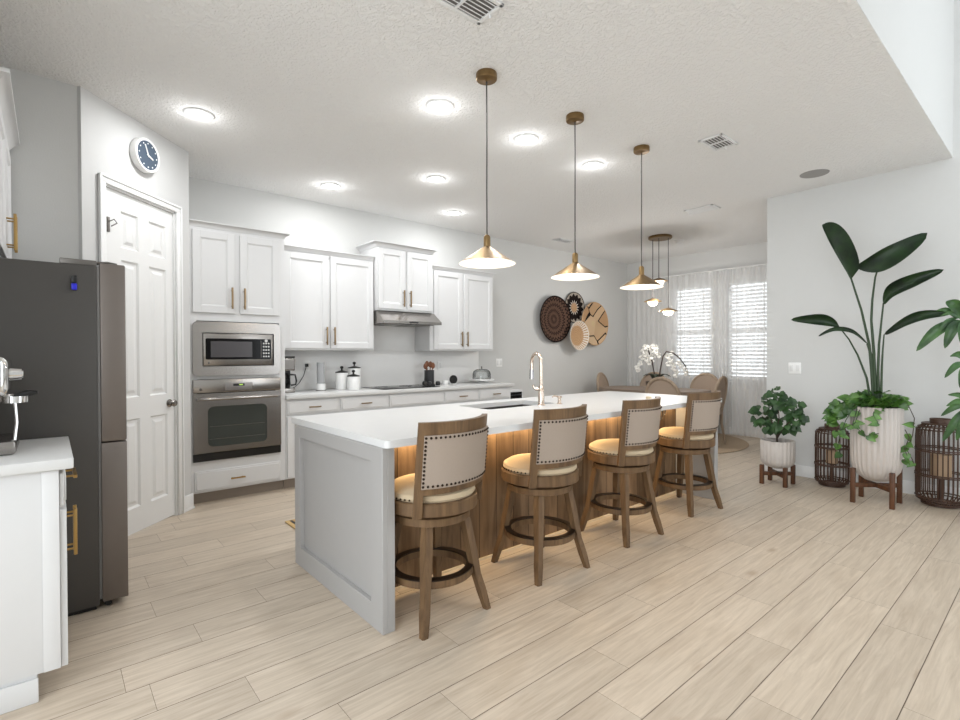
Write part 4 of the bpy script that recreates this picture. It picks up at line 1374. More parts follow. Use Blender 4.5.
# dining pendant cluster
dc = thing('chandelier', 'brass three-drop chandelier hanging over the dining table', 'chandelier', (6.75, 3.89, ZC))
b = MB(); b.lathe([(0, -0.001), (0.16, -0.001), (0.165, -0.008), (0.165, -0.03), (0.155, -0.038), (0, -0.04)], seg=40); b.obj('canopy', ABRASS, dc)
for (dx_, dy_, z_) in ((-0.03, 0.10, -0.94), (0.03, -0.11, -1.09), (-0.07, -0.02, -0.66)):
    b = MB(); b.tube([(dx_, dy_, -0.038), (dx_, dy_, z_ + 0.05)], 0.005, 8); cdd = b.obj('cable', CORD, dc)
    b = MB(); b.lathe([(0, z_ + 0.055), (0.02, z_ + 0.05), (0.08, z_ + 0.028), (0.125, z_ + 0.006), (0.127, z_), (0.0, z_ + 0.001)], (dx_, dy_, 0), 36); dsk = b.obj('shade', ABRASS, dc)
    b = MB(); b.lathe([(0.0, z_ - 0.062), (0.032, z_ - 0.057), (0.060, z_ - 0.038), (0.074, z_ - 0.005), (0.074, z_ - 0.001), (0, z_ - 0.001)], (dx_, dy_, 0), 32); b.obj('globe', OPAL, dsk)
for (dx_, dy_, z_) in ((-0.03, 0.10, -0.94), (0.03, -0.11, -1.09), (-0.07, -0.02, -0.66)):
    l = bpy.data.lights.new('chandelier_light', 'POINT'); l.energy = 9; l.color = (1, 0.97, 0.94); l.shadow_soft_size = 0.05
    o = bpy.data.objects.new('chandelier_light', l); o.location = (6.75 + dx_, 3.89 + dy_, ZC + z_ - 0.14); COL.objects.link(o)

# recessed ceiling lights
RL = [(0.818, 4.017, 'round recessed ceiling light nearest the pantry wall'),
      (2.054, 2.828, 'round recessed ceiling light left of the nearest brass pendant'),
      (2.885, 2.818, 'round recessed ceiling light between the nearest and middle pendants'),
      (3.74, 2.818, 'round recessed ceiling light between the middle and farthest pendants'),
      (2.17, 4.857, 'round recessed ceiling light in front of the left wall cabinet'),
      (2.865, 4.015, 'round recessed ceiling light in the centre of the kitchen ceiling'),
      (3.71, 4.83, 'round recessed ceiling light in front of the right wall cabinet')]
rl0 = None
for (x, y, lab) in RL:
    if rl0 is None:
        rl0 = thing('recessed_light', lab, 'ceiling light', (x, y, ZC), 0, 'recessed lights in the kitchen ceiling')
        b = MB(); b.lathe([(0.068, -0.0005), (0.096, -0.0005), (0.098, -0.004), (0.09, -0.010), (0.072, -0.011), (0.068, -0.006)], seg=40); b.obj('trim_ring', TRIM, rl0)
        b = MB(); b.lathe([(0, -0.012), (0.05, -0.0115), (0.071, -0.008), (0.071, -0.001), (0, -0.001)], seg=40); b.obj('lens', LENS, rl0)
    else:
        dup(rl0, (x, y, ZC), None, lab)
    area('downlight', (x, y, ZC - 0.02), (0, 0, 0), 0.13, 0.13, 6.5, (0.97, 0.985, 1.0), 'DISK')
    l = bpy.data.lights.new('downlight_glow', 'POINT'); l.energy = 1.1; l.color = (0.97, 0.985, 1.0); l.shadow_soft_size = 0.03
    o = bpy.data.objects.new('downlight_glow', l); o.location = (x, y, ZC - 0.08); COL.objects.link(o)

# under-counter strip light: lights the wood back and seats
area('island_strip_light', (2.84, 2.375, 0.847), (R(8), 0, 0), 3.1, 0.02, 9.0, (1.0, 0.77, 0.47))

# vents, speaker, detector
def vent(label, x, y, w, d, rot=0.0, two=True):
    t = thing('ceiling_vent', label, 'vent', (x, y, ZC), rot, 'white ceiling vents')
    b = MB()
    f = 0.022
    b.box(-w / 2, w / 2, -d / 2, -d / 2 + f, -0.012, -0.001, 0.003); b.box(-w / 2, w / 2, d / 2 - f, d / 2, -0.012, -0.001, 0.003)
    b.box(-w / 2, -w / 2 + f, -d / 2, d / 2, -0.012, -0.001, 0.003); b.box(w / 2 - f, w / 2, -d / 2, d / 2, -0.012, -0.001, 0.003)
    if two:
        b.box(-0.006, 0.006, -d / 2 + f, d / 2 - f, -0.011, -0.001)
    b.obj('frame', TRIM, t)
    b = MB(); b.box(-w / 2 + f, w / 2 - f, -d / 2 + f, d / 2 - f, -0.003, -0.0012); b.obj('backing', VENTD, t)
    b = MB()
    n_ = 6
    for k in range(n_):
        y_ = -d / 2 + f + (k + 0.5) * (d - 2 * f) / n_
        b.box(-w / 2 + f, w / 2 - f, y_ - 0.008, y_ + 0.008, -0.009, -0.007, rot=Matrix.Rotation(R(30), 3, 'X'))
    b.obj('louvres', TRIM, t, smooth=False)
    b = MB(); b.box(w / 2 - 0.016, w / 2 - 0.008, -0.008, 0.0, -0.03, -0.012); b.obj('lever', TRIM, t)


vent('white louvred ceiling vent at the top edge, nearest the camera', 1.53, 1.90, 0.34, 0.19)
vent('white louvred ceiling vent on the open ceiling right of the far pendant', 4.11, 1.86, 0.29, 0.19)
vent('white ceiling vent near the corner of the plant wall', 5.86, 2.84, 0.34, 0.22, R(90))
vent('small white ceiling vent just in front of the basket wall', 5.85, 4.95, 0.32, 0.16)
b = MB(); b.lathe([(0, -0.006), (0.1, -0.006), (0.118, -0.004), (0.12, -0.0005), (0, -0.0005)], seg=44); o = b.obj('ceiling_speaker', SPK); o.location = (5.535, 1.60, ZC)
tag(o, 'round grey speaker grille in the ceiling above the big plant', 'speaker')
sd = thing('smoke_detector', 'small white smoke detector on the dining ceiling', 'smoke detector', (7.21, 3.847, ZC))
b = MB(); b.lathe([(0, -0.001), (0.075, -0.001), (0.075, -0.012), (0, -0.012)], seg=28); b.obj('base', TRIM, sd)
b = MB(); b.lathe([(0, -0.038), (0.045, -0.036), (0.06, -0.0125), (0, -0.0125)], seg=28); b.obj('cover', TRIM, sd)

# ------------------------------------------------------------------ dining room
TXc, TYc = 7.10, 4.22
dt = thing('dining_table', 'grey oak dining table between the island and the windows', 'table', (TXc, TYc, 0))
b = MB()
pts = [(TXc * 0 + 0.50 * math.copysign(abs(math.cos(a)) ** 0.6, math.cos(a)), 0.82 * math.copysign(abs(math.sin(a)) ** 0.6, math.sin(a))) for a in [2 * PI * k / 48 for k in range(48)]]
b.prism(pts, 0.72, 0.76); b.obj('tabletop', TABLEW, dt)
b = MB(); b.prism([(p[0] * 0.85, p[1] * 0.88) for p in pts], 0.66, 0.7195); b.obj('apron', TABLEW, dt)
for sy in (-1, 1):
    b = MB(); b.box(-0.22, 0.22, sy * 0.42 - 0.06, sy * 0.42 + 0.06, 0.013, 0.66, 0.01); b.obj('trestle', TABLEW, dt)


def make_dchair(label):
    t = thing('dining_chair', label, 'chair', (0, 0, 0), 0, 'round back dining chairs')
    b = MB(); b.lathe([(0, 0.43), (0.21, 0.43), (0.225, 0.445), (0.22, 0.48), (0.17, 0.5), (0, 0.505)], seg=32); b.obj('seat', CHAIRF, t)
    for (x, y) in ((-0.16, 0.17), (0.16, 0.17)):
        b = MB(); b.cyl((x, y, 0), (x, y, 0.44), 0.013, 0.022, 12); b.obj('leg', CHAIRW, t)
    for x in (-0.15, 0.15):
        b = MB(); b.tube([(x * 1.05, -0.24, 0), (x, -0.19, 0.3), (x, -0.19, 0.45), (x * 0.9, -0.215, 0.58)], [0.013, 0.018, 0.02, 0.015], 10); b.obj('leg', CHAIRW, t)
    b = MB()
    pts = []
    for k in range(40):
        a = 2 * PI * k / 40
        z = 0.725 + 0.230 * math.cos(a)
        x = 0.235 * math.sin(a)
        pts.append((x, -0.20 - (z - 0.5) * 0.13 + 0.25 * x * x, z))
    b.tube(pts, 0.023, 10, closed=True); b.obj('back_frame', CHAIRW, t)
    b = MB()
    rows = []
    for j in range(9):
        rr_ = 0.222 * j / 8
        row = []
        for k in range(33):
            a = 2 * PI * k / 32
            z = 0.725 + rr_ * math.cos(a); x = rr_ * math.sin(a)
            row.append((x, -0.20 - (z - 0.5) * 0.13 + 0.25 * x * x, z))
        rows.append(row)
    b.grid(rows)
    bmesh.ops.remove_doubles(b.bm, verts=b.bm.verts, dist=0.0005)
    bmesh.ops.solidify(b.bm, geom=b.bm.faces[:], thickness=0.012)
    b.obj('back_pad', CHAIRF, t)
    return t


ch = make_dchair('round back dining chair on the island side of the table, in front of the orchid')
ch.location = (6.47, 3.57, 0.0135); ch.rotation_euler = (0, 0, R(-90))
dup(ch, (7.70, 4.68, 0.0135), R(92), 'round back dining chair beyond the table, left behind the orchid')
dup(ch, (7.82, 3.86, 0.0135), R(86), 'round back dining chair beyond the table, below the window curtains')
dup(ch, (7.08, 3.40, 0.0135), R(8), 'round back dining chair at the near end, turned edge-on beside the last stool')
dup(ch, (7.16, 4.93, 0.0135), R(196), 'round back dining chair at the far end, under the wall baskets')

b = MB(); b.lathe([(0, 0.001), (1.24, 0.001), (1.25, 0.006), (1.24, 0.012), (0, 0.012)], (7.05, 4.12, 0), 72)
tag(b.obj('round_rug', JUTE, smooth=False), 'round tan jute rug under the dining table', 'rug')

# curtains
def curtain(label, y0, y1, x, folds, amp, ztop=2.63):
    b = MB()
    rows = []
    n_ = folds * 8
    for j in range(13):
        z = 0.02 + (ztop - 0.02) * j / 12
        row = []
        for i in range(n_ + 1):
            u = i / n_
            a = amp * (1 - 0.35 * j / 12)
            row.append((x + a * math.sin(u * folds * 2 * PI + 0.3 * math.sin(j * 0.5)) + a * 0.4 * math.sin(u * folds * 4.7 + 1), y0 + (y1 - y0) * u, z))
        rows.append(row)
    b.grid(rows)
    o = b.obj('curtain', SHEER, angle=180)
    tag(o, label, 'curtain', 'sheer white curtains in the dining room')


curtain('sheer white curtain panel left of the orchid, nearest the wall corner', 4.30, 5.38, X1 - 0.13, 11, 0.024)
curtain('sheer white curtain panel hanging across the left dining window', 3.78, 4.29, X1 - 0.13, 5, 0.016)
curtain('bunched sheer white curtain panel between the two dining windows', 3.52, 3.84, X1 - 0.165, 6, 0.022)
curtain('sheer white curtain panel across the right dining window by the plant wall', 2.62, 3.51, X1 - 0.13, 9, 0.02)
cr_ = thing('curtain_rod', 'thin white curtain rod running above both dining windows', 'curtain rod', (X1 - 0.13, 3.95, 2.645))
b = MB(); b.cyl((0, -1.4, 0), (0, 1.45, 0), 0.011, seg=12); b.obj('rod', TRIM, cr_)
for y in (-1.3, -0.28, 1.35):
    b = MB(); b.box(0.0, 0.129, y - 0.006, y + 0.006, -0.006, 0.006); b.obj('bracket', TRIM, cr_)

# orchid on the table
oc = thing('potted_orchid', 'white orchid with two arching stems on the dining table', 'orchid', (6.85, 4.01, 0.761))
b = MB(); b.lathe([(0, 0), (0.10, 0), (0.14, 0.05), (0.15, 0.13), (0.14, 0.13), (0.13, 0.11), (0, 0.11)], seg=28); b.obj('bowl', mat('dark_stone_bowl', (96, 84, 72), 0.6, noise=0.2), oc)
rv, dv = Vector((0.762, -0.648, 0)), Vector((0.648, 0.762, 0))
def leaf_strip(b, pts, wid, side, cup=0.0, up=Vector((0, 0, 1)), n=10, thick=0.0):
    """leaf along a polyline; half widths wid[i]; side vector"""
    P = [Vector(p) for p in pts]
    m_ = len(P) - 1
    rows = []
    for i in range(n + 1):
        u = i / n * m_
        k = min(int(u), m_ - 1); f_ = u - k
        # catmull-rom
        p0 = P[max(k - 1, 0)]; p1 = P[k]; p2 = P[k + 1]; p3 = P[min(k + 2, m_)]
        q = 0.5 * ((2 * p1) + (p2 - p0) * f_ + (2 * p0 - 5 * p1 + 4 * p2 - p3) * f_ * f_ + (-p0 + 3 * p1 - 3 * p2 + p3) * f_ ** 3)
        s_ = i / n
        if callable(wid):
            wl = wr = wid(s_)
        else:
            wl, wr = wid[0](s_), wid[1](s_)
        sd = Vector(side)
        rows.append([q + sd * wl + up * cup * wl, q + sd * wl * 0.5 + up * cup * wl * 0.42, q, q - sd * wr * 0.5 + up * cup * wr * 0.42, q - sd * wr + up * cup * wr])
    b.grid(rows)


lw = lambda w: (lambda s: w * (max(0.0, math.sin(PI * min(1, s * 0.96 + 0.04))) ** 0.75) * (1 - 0.25 * s) + 0.0005)
b = MB()
for (a, l_) in ((0.3, 0.22), (1.5, 0.18), (2.6, 0.22), (3.6, 0.2), (4.7, 0.24), (5.6, 0.2)):
    d = Vector((math.cos(a), math.sin(a), 0))
    s = Vector((-d.y, d.x, 0))
    leaf_strip(b, [(d * 0.02) + Vector((0, 0, 0.11)), d * l_ * 0.5 + Vector((0, 0, 0.23)), d * l_ + Vector((0, 0, 0.20))], lw(0.04), s, 0.3)
b.obj('leaves', LEAFO, oc)
def orchid_stem(pts, flowers, rad=0.005):
    b = MB(); b.tube(pts, rad, 8); st = b.obj('stem', mat('orchid_stem', (62, 48, 38), 0.6), oc)
    b = MB()
    for c in flowers:
        c = Vector(c)
        for k in range(5):
            a = 2 * PI * k / 5 + random.random()
            e = (rv * math.cos(a) + Vector((0, 0, 1)) * math.sin(a))
            q = c + e * 0.024 + dv * random.uniform(-0.01, 0.01)
            bmesh.ops.create_icosphere(b.bm, subdivisions=1, radius=0.022, matrix=Matrix.Translation(q) @ Matrix.Rotation(a, 4, dv) @ Matrix.Diagonal((1.2, 0.5, 0.9, 1)))
    b.obj('blossoms', PETAL, st, label='white orchid blossoms')
fl = []
for k in range(17):
    a = k * 2.4; rr_ = 0.045 * math.sqrt(k)
    fl.append(Vector((0, 0, 0.54)) + rv * (-0.10 + rr_ * math.cos(a) * 0.8) + Vector((0, 0, 1)) * (rr_ * math.sin(a) * 0.75) + dv * random.uniform(-0.05, 0.05))
fl += [Vector((0, 0, 0.40)) - rv * 0.24, Vector((0, 0, 0.34)) - rv * 0.28, Vector((0, 0, 0.30)) - rv * 0.27]
orchid_stem([Vector((0, 0, 0.05)) - rv * 0.02, Vector((0, 0, 0.25)) - rv * 0.03, Vector((0, 0, 0.42)) - rv * 0.06, Vector((0, 0, 0.60)) - rv * 0.12], fl, 0.009)
st2 = [Vector((0, 0, 0.05)) + rv * 0.10, Vector((0, 0, 0.3)) + rv * 0.13, Vector((0, 0, 0.50)) + rv * 0.17, Vector((0, 0, 0.57)) + rv * 0.22, Vector((0, 0, 0.55)) + rv * 0.32, Vector((0, 0, 0.47)) + rv * 0.42, Vector((0, 0, 0.36)) + rv * 0.50, Vector((0, 0, 0.27)) + rv * 0.52]
fl2 = [Vector((0, 0, z)) + rv * x for (x, z) in ((0.24, 0.50), (0.28, 0.44), (0.31, 0.38), (0.33, 0.32), (0.37, 0.27), (0.36, 0.22), (0.40, 0.40), (0.44, 0.36), (0.25, 0.39), (0.5, 0.3), (0.52, 0.24), (0.3, 0.54))]
orchid_stem([q - rv * 0.07 for q in st2], [q - rv * 0.07 for q in fl2], 0.010)

# sink mat on the floor behind the island
rm = thing('kitchen_mat', 'tan kitchen mat with dark edge lying behind the island', 'mat', (1.37, 3.42, 0))
b = MB(); b.box(0, 1.4, 0, 0.52, 0.001, 0.012, 0.004); b.obj('mat_pad', mat('tan_mat', (196, 164, 112), 0.9, noise=0.15, nscale=80), rm)
b = MB(); b.box(0.03, 0.05, 0.02, 0.5, 0.0122, 0.0135); b.obj('border_stripe', BLACK, rm)

# ------------------------------------------------------------------ planters and plants
def planter(t, r, z0, z1, leg_r, leg_top, nfl):
    nfl = int(nfl * 0.85)
    b = MB()
    H = z1 - z0
    b.lathe([(0, z0), (r * 0.45, z0), (r * 0.72, z0 + 0.06 * H), (r * 0.9, z0 + 0.14 * H), (r * 0.985, z0 + 0.26 * H), (r, z0 + 0.4 * H), (r, z1), (r * 0.94, z1), (r * 0.93, z1 - 0.05)], seg=nfl * 6, flute=nfl, famp=0.055)
    pt = b.obj('pot', POT, t, angle=180, label='fluted off-white pot')
    b = MB(); b.lathe([(0, z1 - 0.035), (r * 0.935, z1 - 0.035)], seg=40); b.obj('soil', SOIL, pt)
    for (sx, sy) in ((-1, -1), (-1, 1), (1, -1), (1, 1)):
        b = MB(); b.box(sx * leg_r - 0.018, sx * leg_r + 0.018, sy * leg_r - 0.018, sy * leg_r + 0.018, 0, leg_top, 0.004); b.obj('stand_leg', WALNUT, t)
    b = MB()
    for s in (1, -1):
        b.box(-leg_r * 1.32, leg_r * 1.32, -0.015, 0.015, leg_top * 0.45, leg_top * 0.45 + 0.035, 0.002, rot=Matrix.Rotation(s * PI / 4, 3, 'Z'))
    b.obj('stand_crossbar', WALNUT, t)
    return pt


# big bird-of-paradise planter; leaf coordinates are relative to its base at BPX,BPY
BPX, BPY = 5.44, 1.10
bp_ = thing('potted_plant', 'tall broad-leaved plant with trailing vines in a large fluted pot on legs', 'plant', (BPX, BPY, 0))
planter(bp_, 0.18, 0.20, 0.835, 0.135, 0.30, 34)
def Q(y, z, dx=0.0):
    return Vector((dx, y - BPY, z))
def bigleaf(rib, wl, wr, cup, n=16, side=None):
    b = MB()
    P = [Vector(p) for p in rib]
    d = (P[-1] - P[0]).normalized()
    sd = side or Vector((1, 0, 0)).cross(d).normalized()
    if side:
        sd = side.normalized()
    leaf_strip(b, P, (wl, wr), sd, cup, up=Vector((-1, 0, 0)), n=n)
    bmesh.ops.solidify(b.bm, geom=b.bm.faces[:], thickness=0.0015)
    o = b.obj('leaf', LEAFB, bp_, angle=80)
    return o
pw_ = lambda w, k=0.7, sk=1.0: (lambda s: w * max(0.0, math.sin(PI * (s ** sk))) ** k + 0.0008)
# side = +x cross dir.  For a leaf rising to +y (left in view) positive side is one edge
bigleaf([Q(1.284, 1.955), Q(1.398, 2.231, -0.03), Q(1.476, 2.408, 0), Q(1.517, 2.49, 0.03)], pw_(0.012), pw_(0.145, 0.7, 0.62), 0.3, side=Vector((0, 0.86, -0.5)))
bigleaf([Q(1.236, 2.043, -0.02), Q(1.12, 2.055, -0.05), Q(0.96, 2.145, -0.05), Q(0.776, 2.275, 0.02)], pw_(0.075, 0.75), pw_(0.10, 0.7, 1.15), 0.25, side=Vector((0, 0.5, 0.86)))
bigleaf([Q(1.056, 1.715), Q(0.997, 1.815, -0.03), Q(0.837, 1.89, -0.06), Q(0.668, 1.955, -0.04)], pw_(0.055), pw_(0.055), 0.55, side=Vector((0, 0.45, 0.9)))
bigleaf([Q(1.372, 1.535), Q(1.449, 1.575, -0.03), Q(1.576, 1.598, -0.05), Q(1.753, 1.616, -0.03)], pw_(0.07, 0.7, 0.7), pw_(0.035), 0.5, side=Vector((0, 0.1, 1)))
bigleaf([Q(1.165, 1.38), Q(1.263, 1.49, -0.04), Q(1.39, 1.512, -0.08), Q(1.508, 1.452, -0.1)], pw_(0.018, 0.5), pw_(0.02, 0.5), 0.5, side=Vector((0, 0, 1)))
bigleaf([Q(1.05, 1.455), Q(0.90, 1.565, -0.04), Q(0.774, 1.61, -0.07), Q(0.62, 1.61, -0.05)], pw_(0.03, 0.6), pw_(0.05, 0.6), 0.5, side=Vector((0, 0.2, 1)))
for pts, r0, r1 in (([Q(1.116, 0.80), Q(1.135, 1.15), Q(1.152, 1.366), Q(1.21, 1.675), Q(1.284, 1.955), Q(1.398, 2.231, -0.03)], 0.017, 0.006),
                    ([Q(1.10, 0.80), Q(1.12, 1.3), Q(1.139, 1.583), Q(1.133, 1.756), Q(1.113, 1.95), Q(1.059, 2.122, -0.05)], 0.016, 0.006),
                    ([Q(1.085, 0.80), Q(1.09, 1.15), Q(1.085, 1.365), Q(1.07, 1.55), Q(1.056, 1.72), Q(0.997, 1.815, -0.03)], 0.015, 0.005),
                    ([Q(1.13, 0.80), Q(1.17, 1.08), Q(1.235, 1.279), Q(1.30, 1.42), Q(1.375, 1.535)], 0.013, 0.005),
                    ([Q(1.12, 0.80), Q(1.13, 1.15), Q(1.14, 1.28), Q(1.165, 1.38)], 0.016, 0.010),
                    ([Q(1.07, 0.80), Q(1.065, 1.15), Q(1.06, 1.3), Q(1.05, 1.455)], 0.013, 0.005)):
    b = MB(); n_ = len(pts); b.tube(pts, [0.8 * r0 + (r1 - 0.8 * r0) * i / (n_ - 1) for i in range(n_)], 10); b.obj('stalk', STEMG, bp_)


def heart(b, c, d, nrm, L, W):
    """heart-shaped leaf from base c, pointing d, facing nrm"""
    c, d, nrm = Vector(c), Vector(d).normalized(), Vector(nrm).normalized()
    s = d.cross(nrm).normalized(); nrm = s.cross(d)
    prof = [(-0.08, 0.0, 0.0), (-0.12, 0.28, 0.03), (0.05, 0.48, 0.05), (0.3, 0.5, 0.05), (0.6, 0.33, 0.02), (0.85, 0.12, -0.04), (1.0, 0.0, -0.1)]
    mid = [b.bm.verts.new(c + d * L * p[0] + nrm * (p[2] - 0.06) * L) for p in ((0.0, 0, 0.0), (0.05, 0, 0.02), (0.3, 0, 0.03), (0.6, 0, 0.0), (0.85, 0, -0.05), (1.0, 0, -0.1))]
    for sg in (1, -1):
        ed = [b.bm.verts.new(c + d * L * p[0] + s * sg * W * p[1] + nrm * p[2] * L) for p in prof[1:-1]]
        seq = [(mid[0], ed[0], ed[1], mid[1]), (mid[1], ed[1], ed[2], mid[2]), (mid[2], ed[2], ed[3], mid[3]), (mid[3], ed[3], ed[4], mid[4])]
        for f_ in seq:
            b.bm.faces.new(f_ if sg > 0 else f_[::-1])
        f_ = (mid[4], ed[4], mid[5])
        b.bm.faces.new(f_ if sg > 0 else f_[::-1])


VIEWN = Vector((-1, -0.2, 0.35))
rnd = random.Random(3)
b = MB()
# bushy top of the pothos
for k in range(130):
    a = rnd.uniform(0, 2 * PI); rr_ = 0.17 * math.sqrt(rnd.random()); z = 0.84 + 0.16 * rnd.random() * (1 - rr_ / 0.24)
    c = Vector((rr_ * math.cos(a), rr_ * math.sin(a), z))
    d = Vector((math.cos(a) + rnd.uniform(-.5, .5), math.sin(a) + rnd.uniform(-.5, .5), rnd.uniform(-0.3, 1.0)))
    nrm = Vector((rnd.uniform(-1, 0.2), rnd.uniform(-.6, .6), rnd.uniform(0.3, 1)))
    heart(b, c, d, nrm, rnd.uniform(0.07, 0.105), rnd.uniform(0.055, 0.085))
# spray to the left
for k in range(60):
    y = rnd.uniform(0.10, 0.31); z = 0.90 - (y - 0.1) * 0.5 + rnd.uniform(-0.14, 0.05)
    if z < 0.72 and rnd.random() < 0.5:
        z += 0.1
    c = Vector((rnd.uniform(-0.16, 0.0), y, z))
    heart(b, c, (rnd.uniform(-.6, .2), rnd.uniform(0.0, 1), rnd.uniform(-1, 0.2)), (-1, rnd.uniform(-.5, .5), rnd.uniform(0, .8)), rnd.uniform(0.06, 0.095), rnd.uniform(0.05, 0.075))
b.obj('pothos_foliage', LEAFP, bp_, angle=60)
vines = ([(-0.12, 0.12, 0.85), (-0.20, 0.17, 0.72), (-0.19, 0.21, 0.60), (-0.16, 0.24, 0.48), (-0.13, 0.22, 0.38)],
         [(-0.14, 0.10, 0.84), (-0.22, 0.12, 0.68), (-0.23, 0.02, 0.60), (-0.22, -0.06, 0.63)],
         [(-0.14, 0.08, 0.84), (-0.22, 0.10, 0.70), (-0.21, 0.20, 0.63), (-0.18, 0.26, 0.60)],
         [(-0.14, -0.02, 0.84), (-0.21, -0.02, 0.78), (-0.215, -0.06, 0.70)],
         [(-0.02, -0.15, 0.84), (-0.04, -0.22, 0.86), (-0.05, -0.26, 0.76), (-0.05, -0.25, 0.62), (-0.05, -0.21, 0.50), (-0.06, -0.25, 0.42), (-0.06, -0.27, 0.36)],
         [(-0.05, -0.20, 0.66), (-0.06, -0.23, 0.60), (-0.06, -0.20, 0.50), (-0.06, -0.22, 0.44), (-0.06, -0.19, 0.40)])
for i, v in enumerate(vines):
    b = MB()
    b.tube(v, 0.0035, 6)
    vn = b.obj('vine', STEMD if i > 3 else STEMG, bp_)
    b = MB()
    n_ = 5 if i < 4 else 4
    for k in range(n_):
        u = (k + 0.6) / n_ * (len(v) - 1); j = min(int(u), len(v) - 2); f_ = u - j
        p = Vector(v[j]).lerp(Vector(v[j + 1]), f_)
        heart(b, p, (rnd.uniform(-.3, .1), rnd.uniform(-1, 1), rnd.uniform(-1, .1)), (-1, rnd.uniform(-.4, .4), rnd.uniform(0, .6)), rnd.uniform(0.055, 0.08), rnd.uniform(0.045, 0.065))
    b.obj('vine_leaves', LEAFP, vn, angle=60)

# small planter with round-leafed shrub
sp_ = thing('potted_plant', 'small bushy green plant in the smaller fluted pot on low legs', 'plant', (5.50, 1.90, 0))
planter(sp_, 0.148, 0.165, 0.435, 0.105, 0.19, 28)
b = MB()
b.tube([(0, 0, 0.39), (0.0, 0.01, 0.5), (-0.01, 0.05, 0.62), (0, 0.10, 0.76)], [0.011, 0.010, 0.007, 0.004], 8)
b.tube([(0, 0.0, 0.46), (0.0, -0.05, 0.56), (-0.01, -0.12, 0.64), (0, -0.18, 0.70)], [0.009, 0.007, 0.006, 0.003], 8)
b.tube([(0, 0.01, 0.5), (0.01, -0.01, 0.66), (0.0, 0.0, 0.82)], [0.007, 0.005, 0.003], 8)
b.obj('stem', STEMD, sp_)
b = MB()
rnd = random.Random(11)
cl_ = [((0.02, 0.08, 0.80), 0.09), ((0, 0.14, 0.67), 0.09), ((0, 0.02, 0.87), 0.08), ((0, 0.09, 0.59), 0.09), ((0, -0.05, 0.81), 0.08), ((0, -0.14, 0.76), 0.08), ((0, -0.16, 0.67), 0.07), ((0, -0.08, 0.59), 0.08), ((0.0, 0.03, 0.56), 0.06)]
for c0, rad_ in cl_:
    for k in range(20):
        v = Vector((rnd.gauss(0, 1), rnd.gauss(0, 1), rnd.gauss(0, 1))).normalized() * rad_ * rnd.uniform(0.6, 1)
        c = Vector(c0) + v
        # rounded, lobed leaf
        d = Vector((v.x, v.y, v.z - 0.05)).normalized()
        nrm = Vector((-0.8, rnd.uniform(-.6, .6), rnd.uniform(0.1, 1)))
        heart(b, c, d, nrm, rnd.uniform(0.05, 0.075), rnd.uniform(0.06, 0.08))
b.obj('foliage', LEAFI, sp_, angle=60)

# plant at the right edge; its pot stands just beyond the frame
rp_ = thing('potted_plant', 'plant with long arching leaves reaching in at the right edge', 'plant', (5.42, 0.22, 0))
planter(rp_, 0.16, 0.18, 0.52, 0.115, 0.25, 30)
RY = 0.22
def W3(y, z, dx=-0.05):
    return Vector((dx, y - RY, z))
sets = [([(0.0, 0.48), (0.02, 1.0), (0.22, 1.45), (0.36, 1.57)], [((0.36, 1.55), (0.60, 1.31), 0.05), ((0.36, 1.57), (0.48, 1.43), 0.02), ((0.36, 1.56), (0.48, 1.63), 0.022), ((0.34, 1.55), (0.43, 1.33), 0.045), ((0.33, 1.57), (0.42, 1.70), 0.05), ((0.34, 1.56), (0.46, 1.58), 0.02), ((0.30, 1.56), (0.33, 1.35), 0.05), ((0.30, 1.57), (0.25, 1.70), 0.05)]),
        ([(0.0, 0.48), (0.05, 0.9), (0.20, 1.15), (0.30, 1.22)], [((0.30, 1.22), (0.43, 1.10), 0.03), ((0.30, 1.23), (0.40, 1.27), 0.03), ((0.30, 1.20), (0.34, 1.02), 0.035), ((0.28, 1.21), (0.22, 1.05), 0.04)]),
        ([(0.0, 0.48), (0.10, 0.8), (0.24, 0.90), (0.30, 0.90)], [((0.28, 0.90), (0.42, 0.88), 0.025), ((0.27, 0.90), (0.45, 0.80), 0.03), ((0.27, 0.89), (0.44, 0.60), 0.038), ((0.27, 0.90), (0.41, 0.97), 0.025), ((0.26, 0.88), (0.36, 0.62), 0.04), ((0.26, 0.9), (0.30, 0.74), 0.035)]),
        ([(0.0, 0.48), (-0.08, 1.0), (-0.12, 1.4), (-0.16, 1.6)], [((-0.16, 1.6), (-0.35, 1.5), 0.04), ((-0.16, 1.6), (-0.1, 1.8), 0.04), ((-0.16, 1.6), (-0.3, 1.72), 0.04), ((-0.14, 1.58), (0.0, 1.62), 0.04)])]
for stem, leaves in sets:
    b = MB()
    b.tube([Vector((0.0 - 0.05 * (i / 3), p[0], p[1])) for i, p in enumerate(stem)], [0.009, 0.007, 0.005, 0.004], 8)
    st_o = b.obj('branch', STEMD, rp_)
    for (p, q, w_) in leaves:
        b = MB()
        P0 = Vector((-0.05, p[0], p[1])); P1 = Vector((-0.10, q[0], q[1]))
        mid_ = P0.lerp(P1, 0.5) + Vector((-0.03, 0, 0.035))
        dd_ = (P1 - P0).normalized()
        sd = Vector((1, 0, 0)).cross(dd_).normalized()
        leaf_strip(b, [P0, mid_, P1], pw_(w_ * 0.8, 0.8, 0.85), sd, 0.35, up=Vector((-1, 0, 0)), n=10)
        b.obj('leaf', LEAFR, st_o, angle=80)


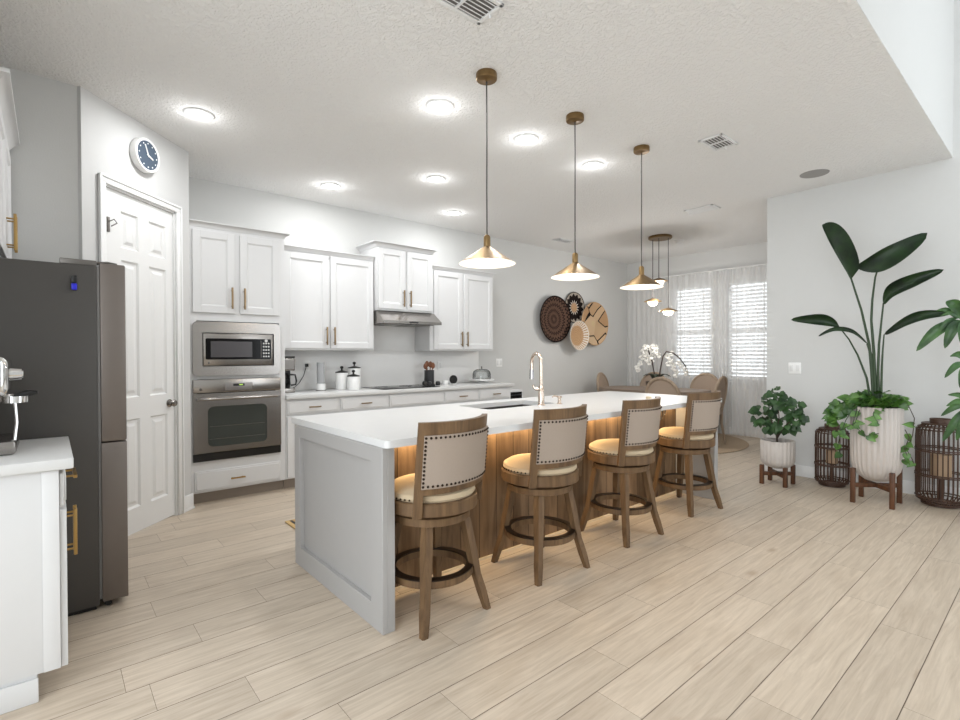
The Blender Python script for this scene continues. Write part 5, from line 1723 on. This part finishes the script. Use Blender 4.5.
# lanterns
def lantern(label, x, y, r, H, nr, cz0, cz1, cr__):
    t = thing('rattan_lantern', label, 'lantern', (x, y, 0), 0, 'dark rattan floor lanterns')
    def rad(z):
        u = z / H
        e = 0.12
        if u < e:
            return r * (0.72 + 0.28 * math.sin(u / e * PI / 2))
        if u > 1 - e:
            return r * (0.72 + 0.28 * math.sin((1 - u) / e * PI / 2))
        return r
    b = MB()
    for k in range(nr):
        a = 2 * PI * k / nr
        pts = []
        for j in range(13):
            z = 0.012 + (H - 0.02) * j / 12
            rr_ = rad(z) if 0 < j < 12 else r * 0.70
            pts.append((rr_ * math.cos(a), rr_ * math.sin(a), z))
        b.tube(pts, 0.0048, 5)
    b.obj('rods', RATTAN, t)
    for z in (0.008, 0.02, 0.07 * H, 0.1 * H, 0.36 * H, 0.38 * H, 0.66 * H, 0.68 * H, 0.92 * H, 0.95 * H, H - 0.008):
        rr_ = max(rad(z) if 0.02 < z < H - 0.01 else r * 0.74, 0.05) + 0.005
        b = MB(); b.tube([(rr_ * math.cos(2 * PI * k / 40), rr_ * math.sin(2 * PI * k / 40), z) for k in range(40)], 0.0055, 6, closed=True)
        b.obj('hoop', RATTAN, t)
    b = MB(); b.lathe([(0, 0.002), (r * 0.72, 0.002), (r * 0.72, 0.014), (0, 0.014)], seg=32); b.obj('base_plate', RATTAN, t)
    b = MB(); b.lathe([(r * 0.40, H - 0.01), (r * 0.46, H - 0.01), (r * 0.46, H + 0.035), (r * 0.40, H + 0.035), (r * 0.40, H - 0.01)], seg=32)
    b.lathe([(r * 0.44, H - 0.012), (r * 0.72, H - 0.012), (r * 0.72, H - 0.006), (r * 0.44, H - 0.006), (r * 0.44, H - 0.012)], seg=32)
    b.obj('collar', RATTAN, t)
    cd_ = thing('candle_holder', label.replace('rattan floor lantern', 'wooden holder and candle inside the lantern').replace('dark ', 'tan ')[:90], 'candle holder', (x, y, 0.0145), 0, 'candles inside the lanterns')
    b = MB(); b.lathe([(0, 0), (0.05, 0), (0.02, 0.02), (0.015, cz0 - 0.04), (0.05, cz0 - 0.02), (0.05, cz0 - 0.0145), (0, cz0 - 0.0145)], seg=24); b.obj('stem', RATTAN, cd_)
    b = MB(); b.lathe([(0, cz0 - 0.014), (cr__, cz0 - 0.014), (cr__, cz1 - 0.014), (cr__ * 0.7, cz1 - 0.02), (0, cz1 - 0.02)], seg=28); b.obj('candle', CANDLE, cd_)
    return t, cd_


t1, c1 = lantern('smaller dark rattan floor lantern standing between the two potted plants', 5.84, 1.53, 0.137, 0.565, 26, 0.22, 0.34, 0.05)
c1['label'] = 'tan candle on a stem inside the smaller lantern between the plants'
t2, c2 = lantern('larger dark rattan floor lantern at the right edge of the room', 5.78, 0.725, 0.165, 0.70, 32, 0.24, 0.43, 0.07)
c2['label'] = 'thick tan candle on a stem inside the larger lantern at right'
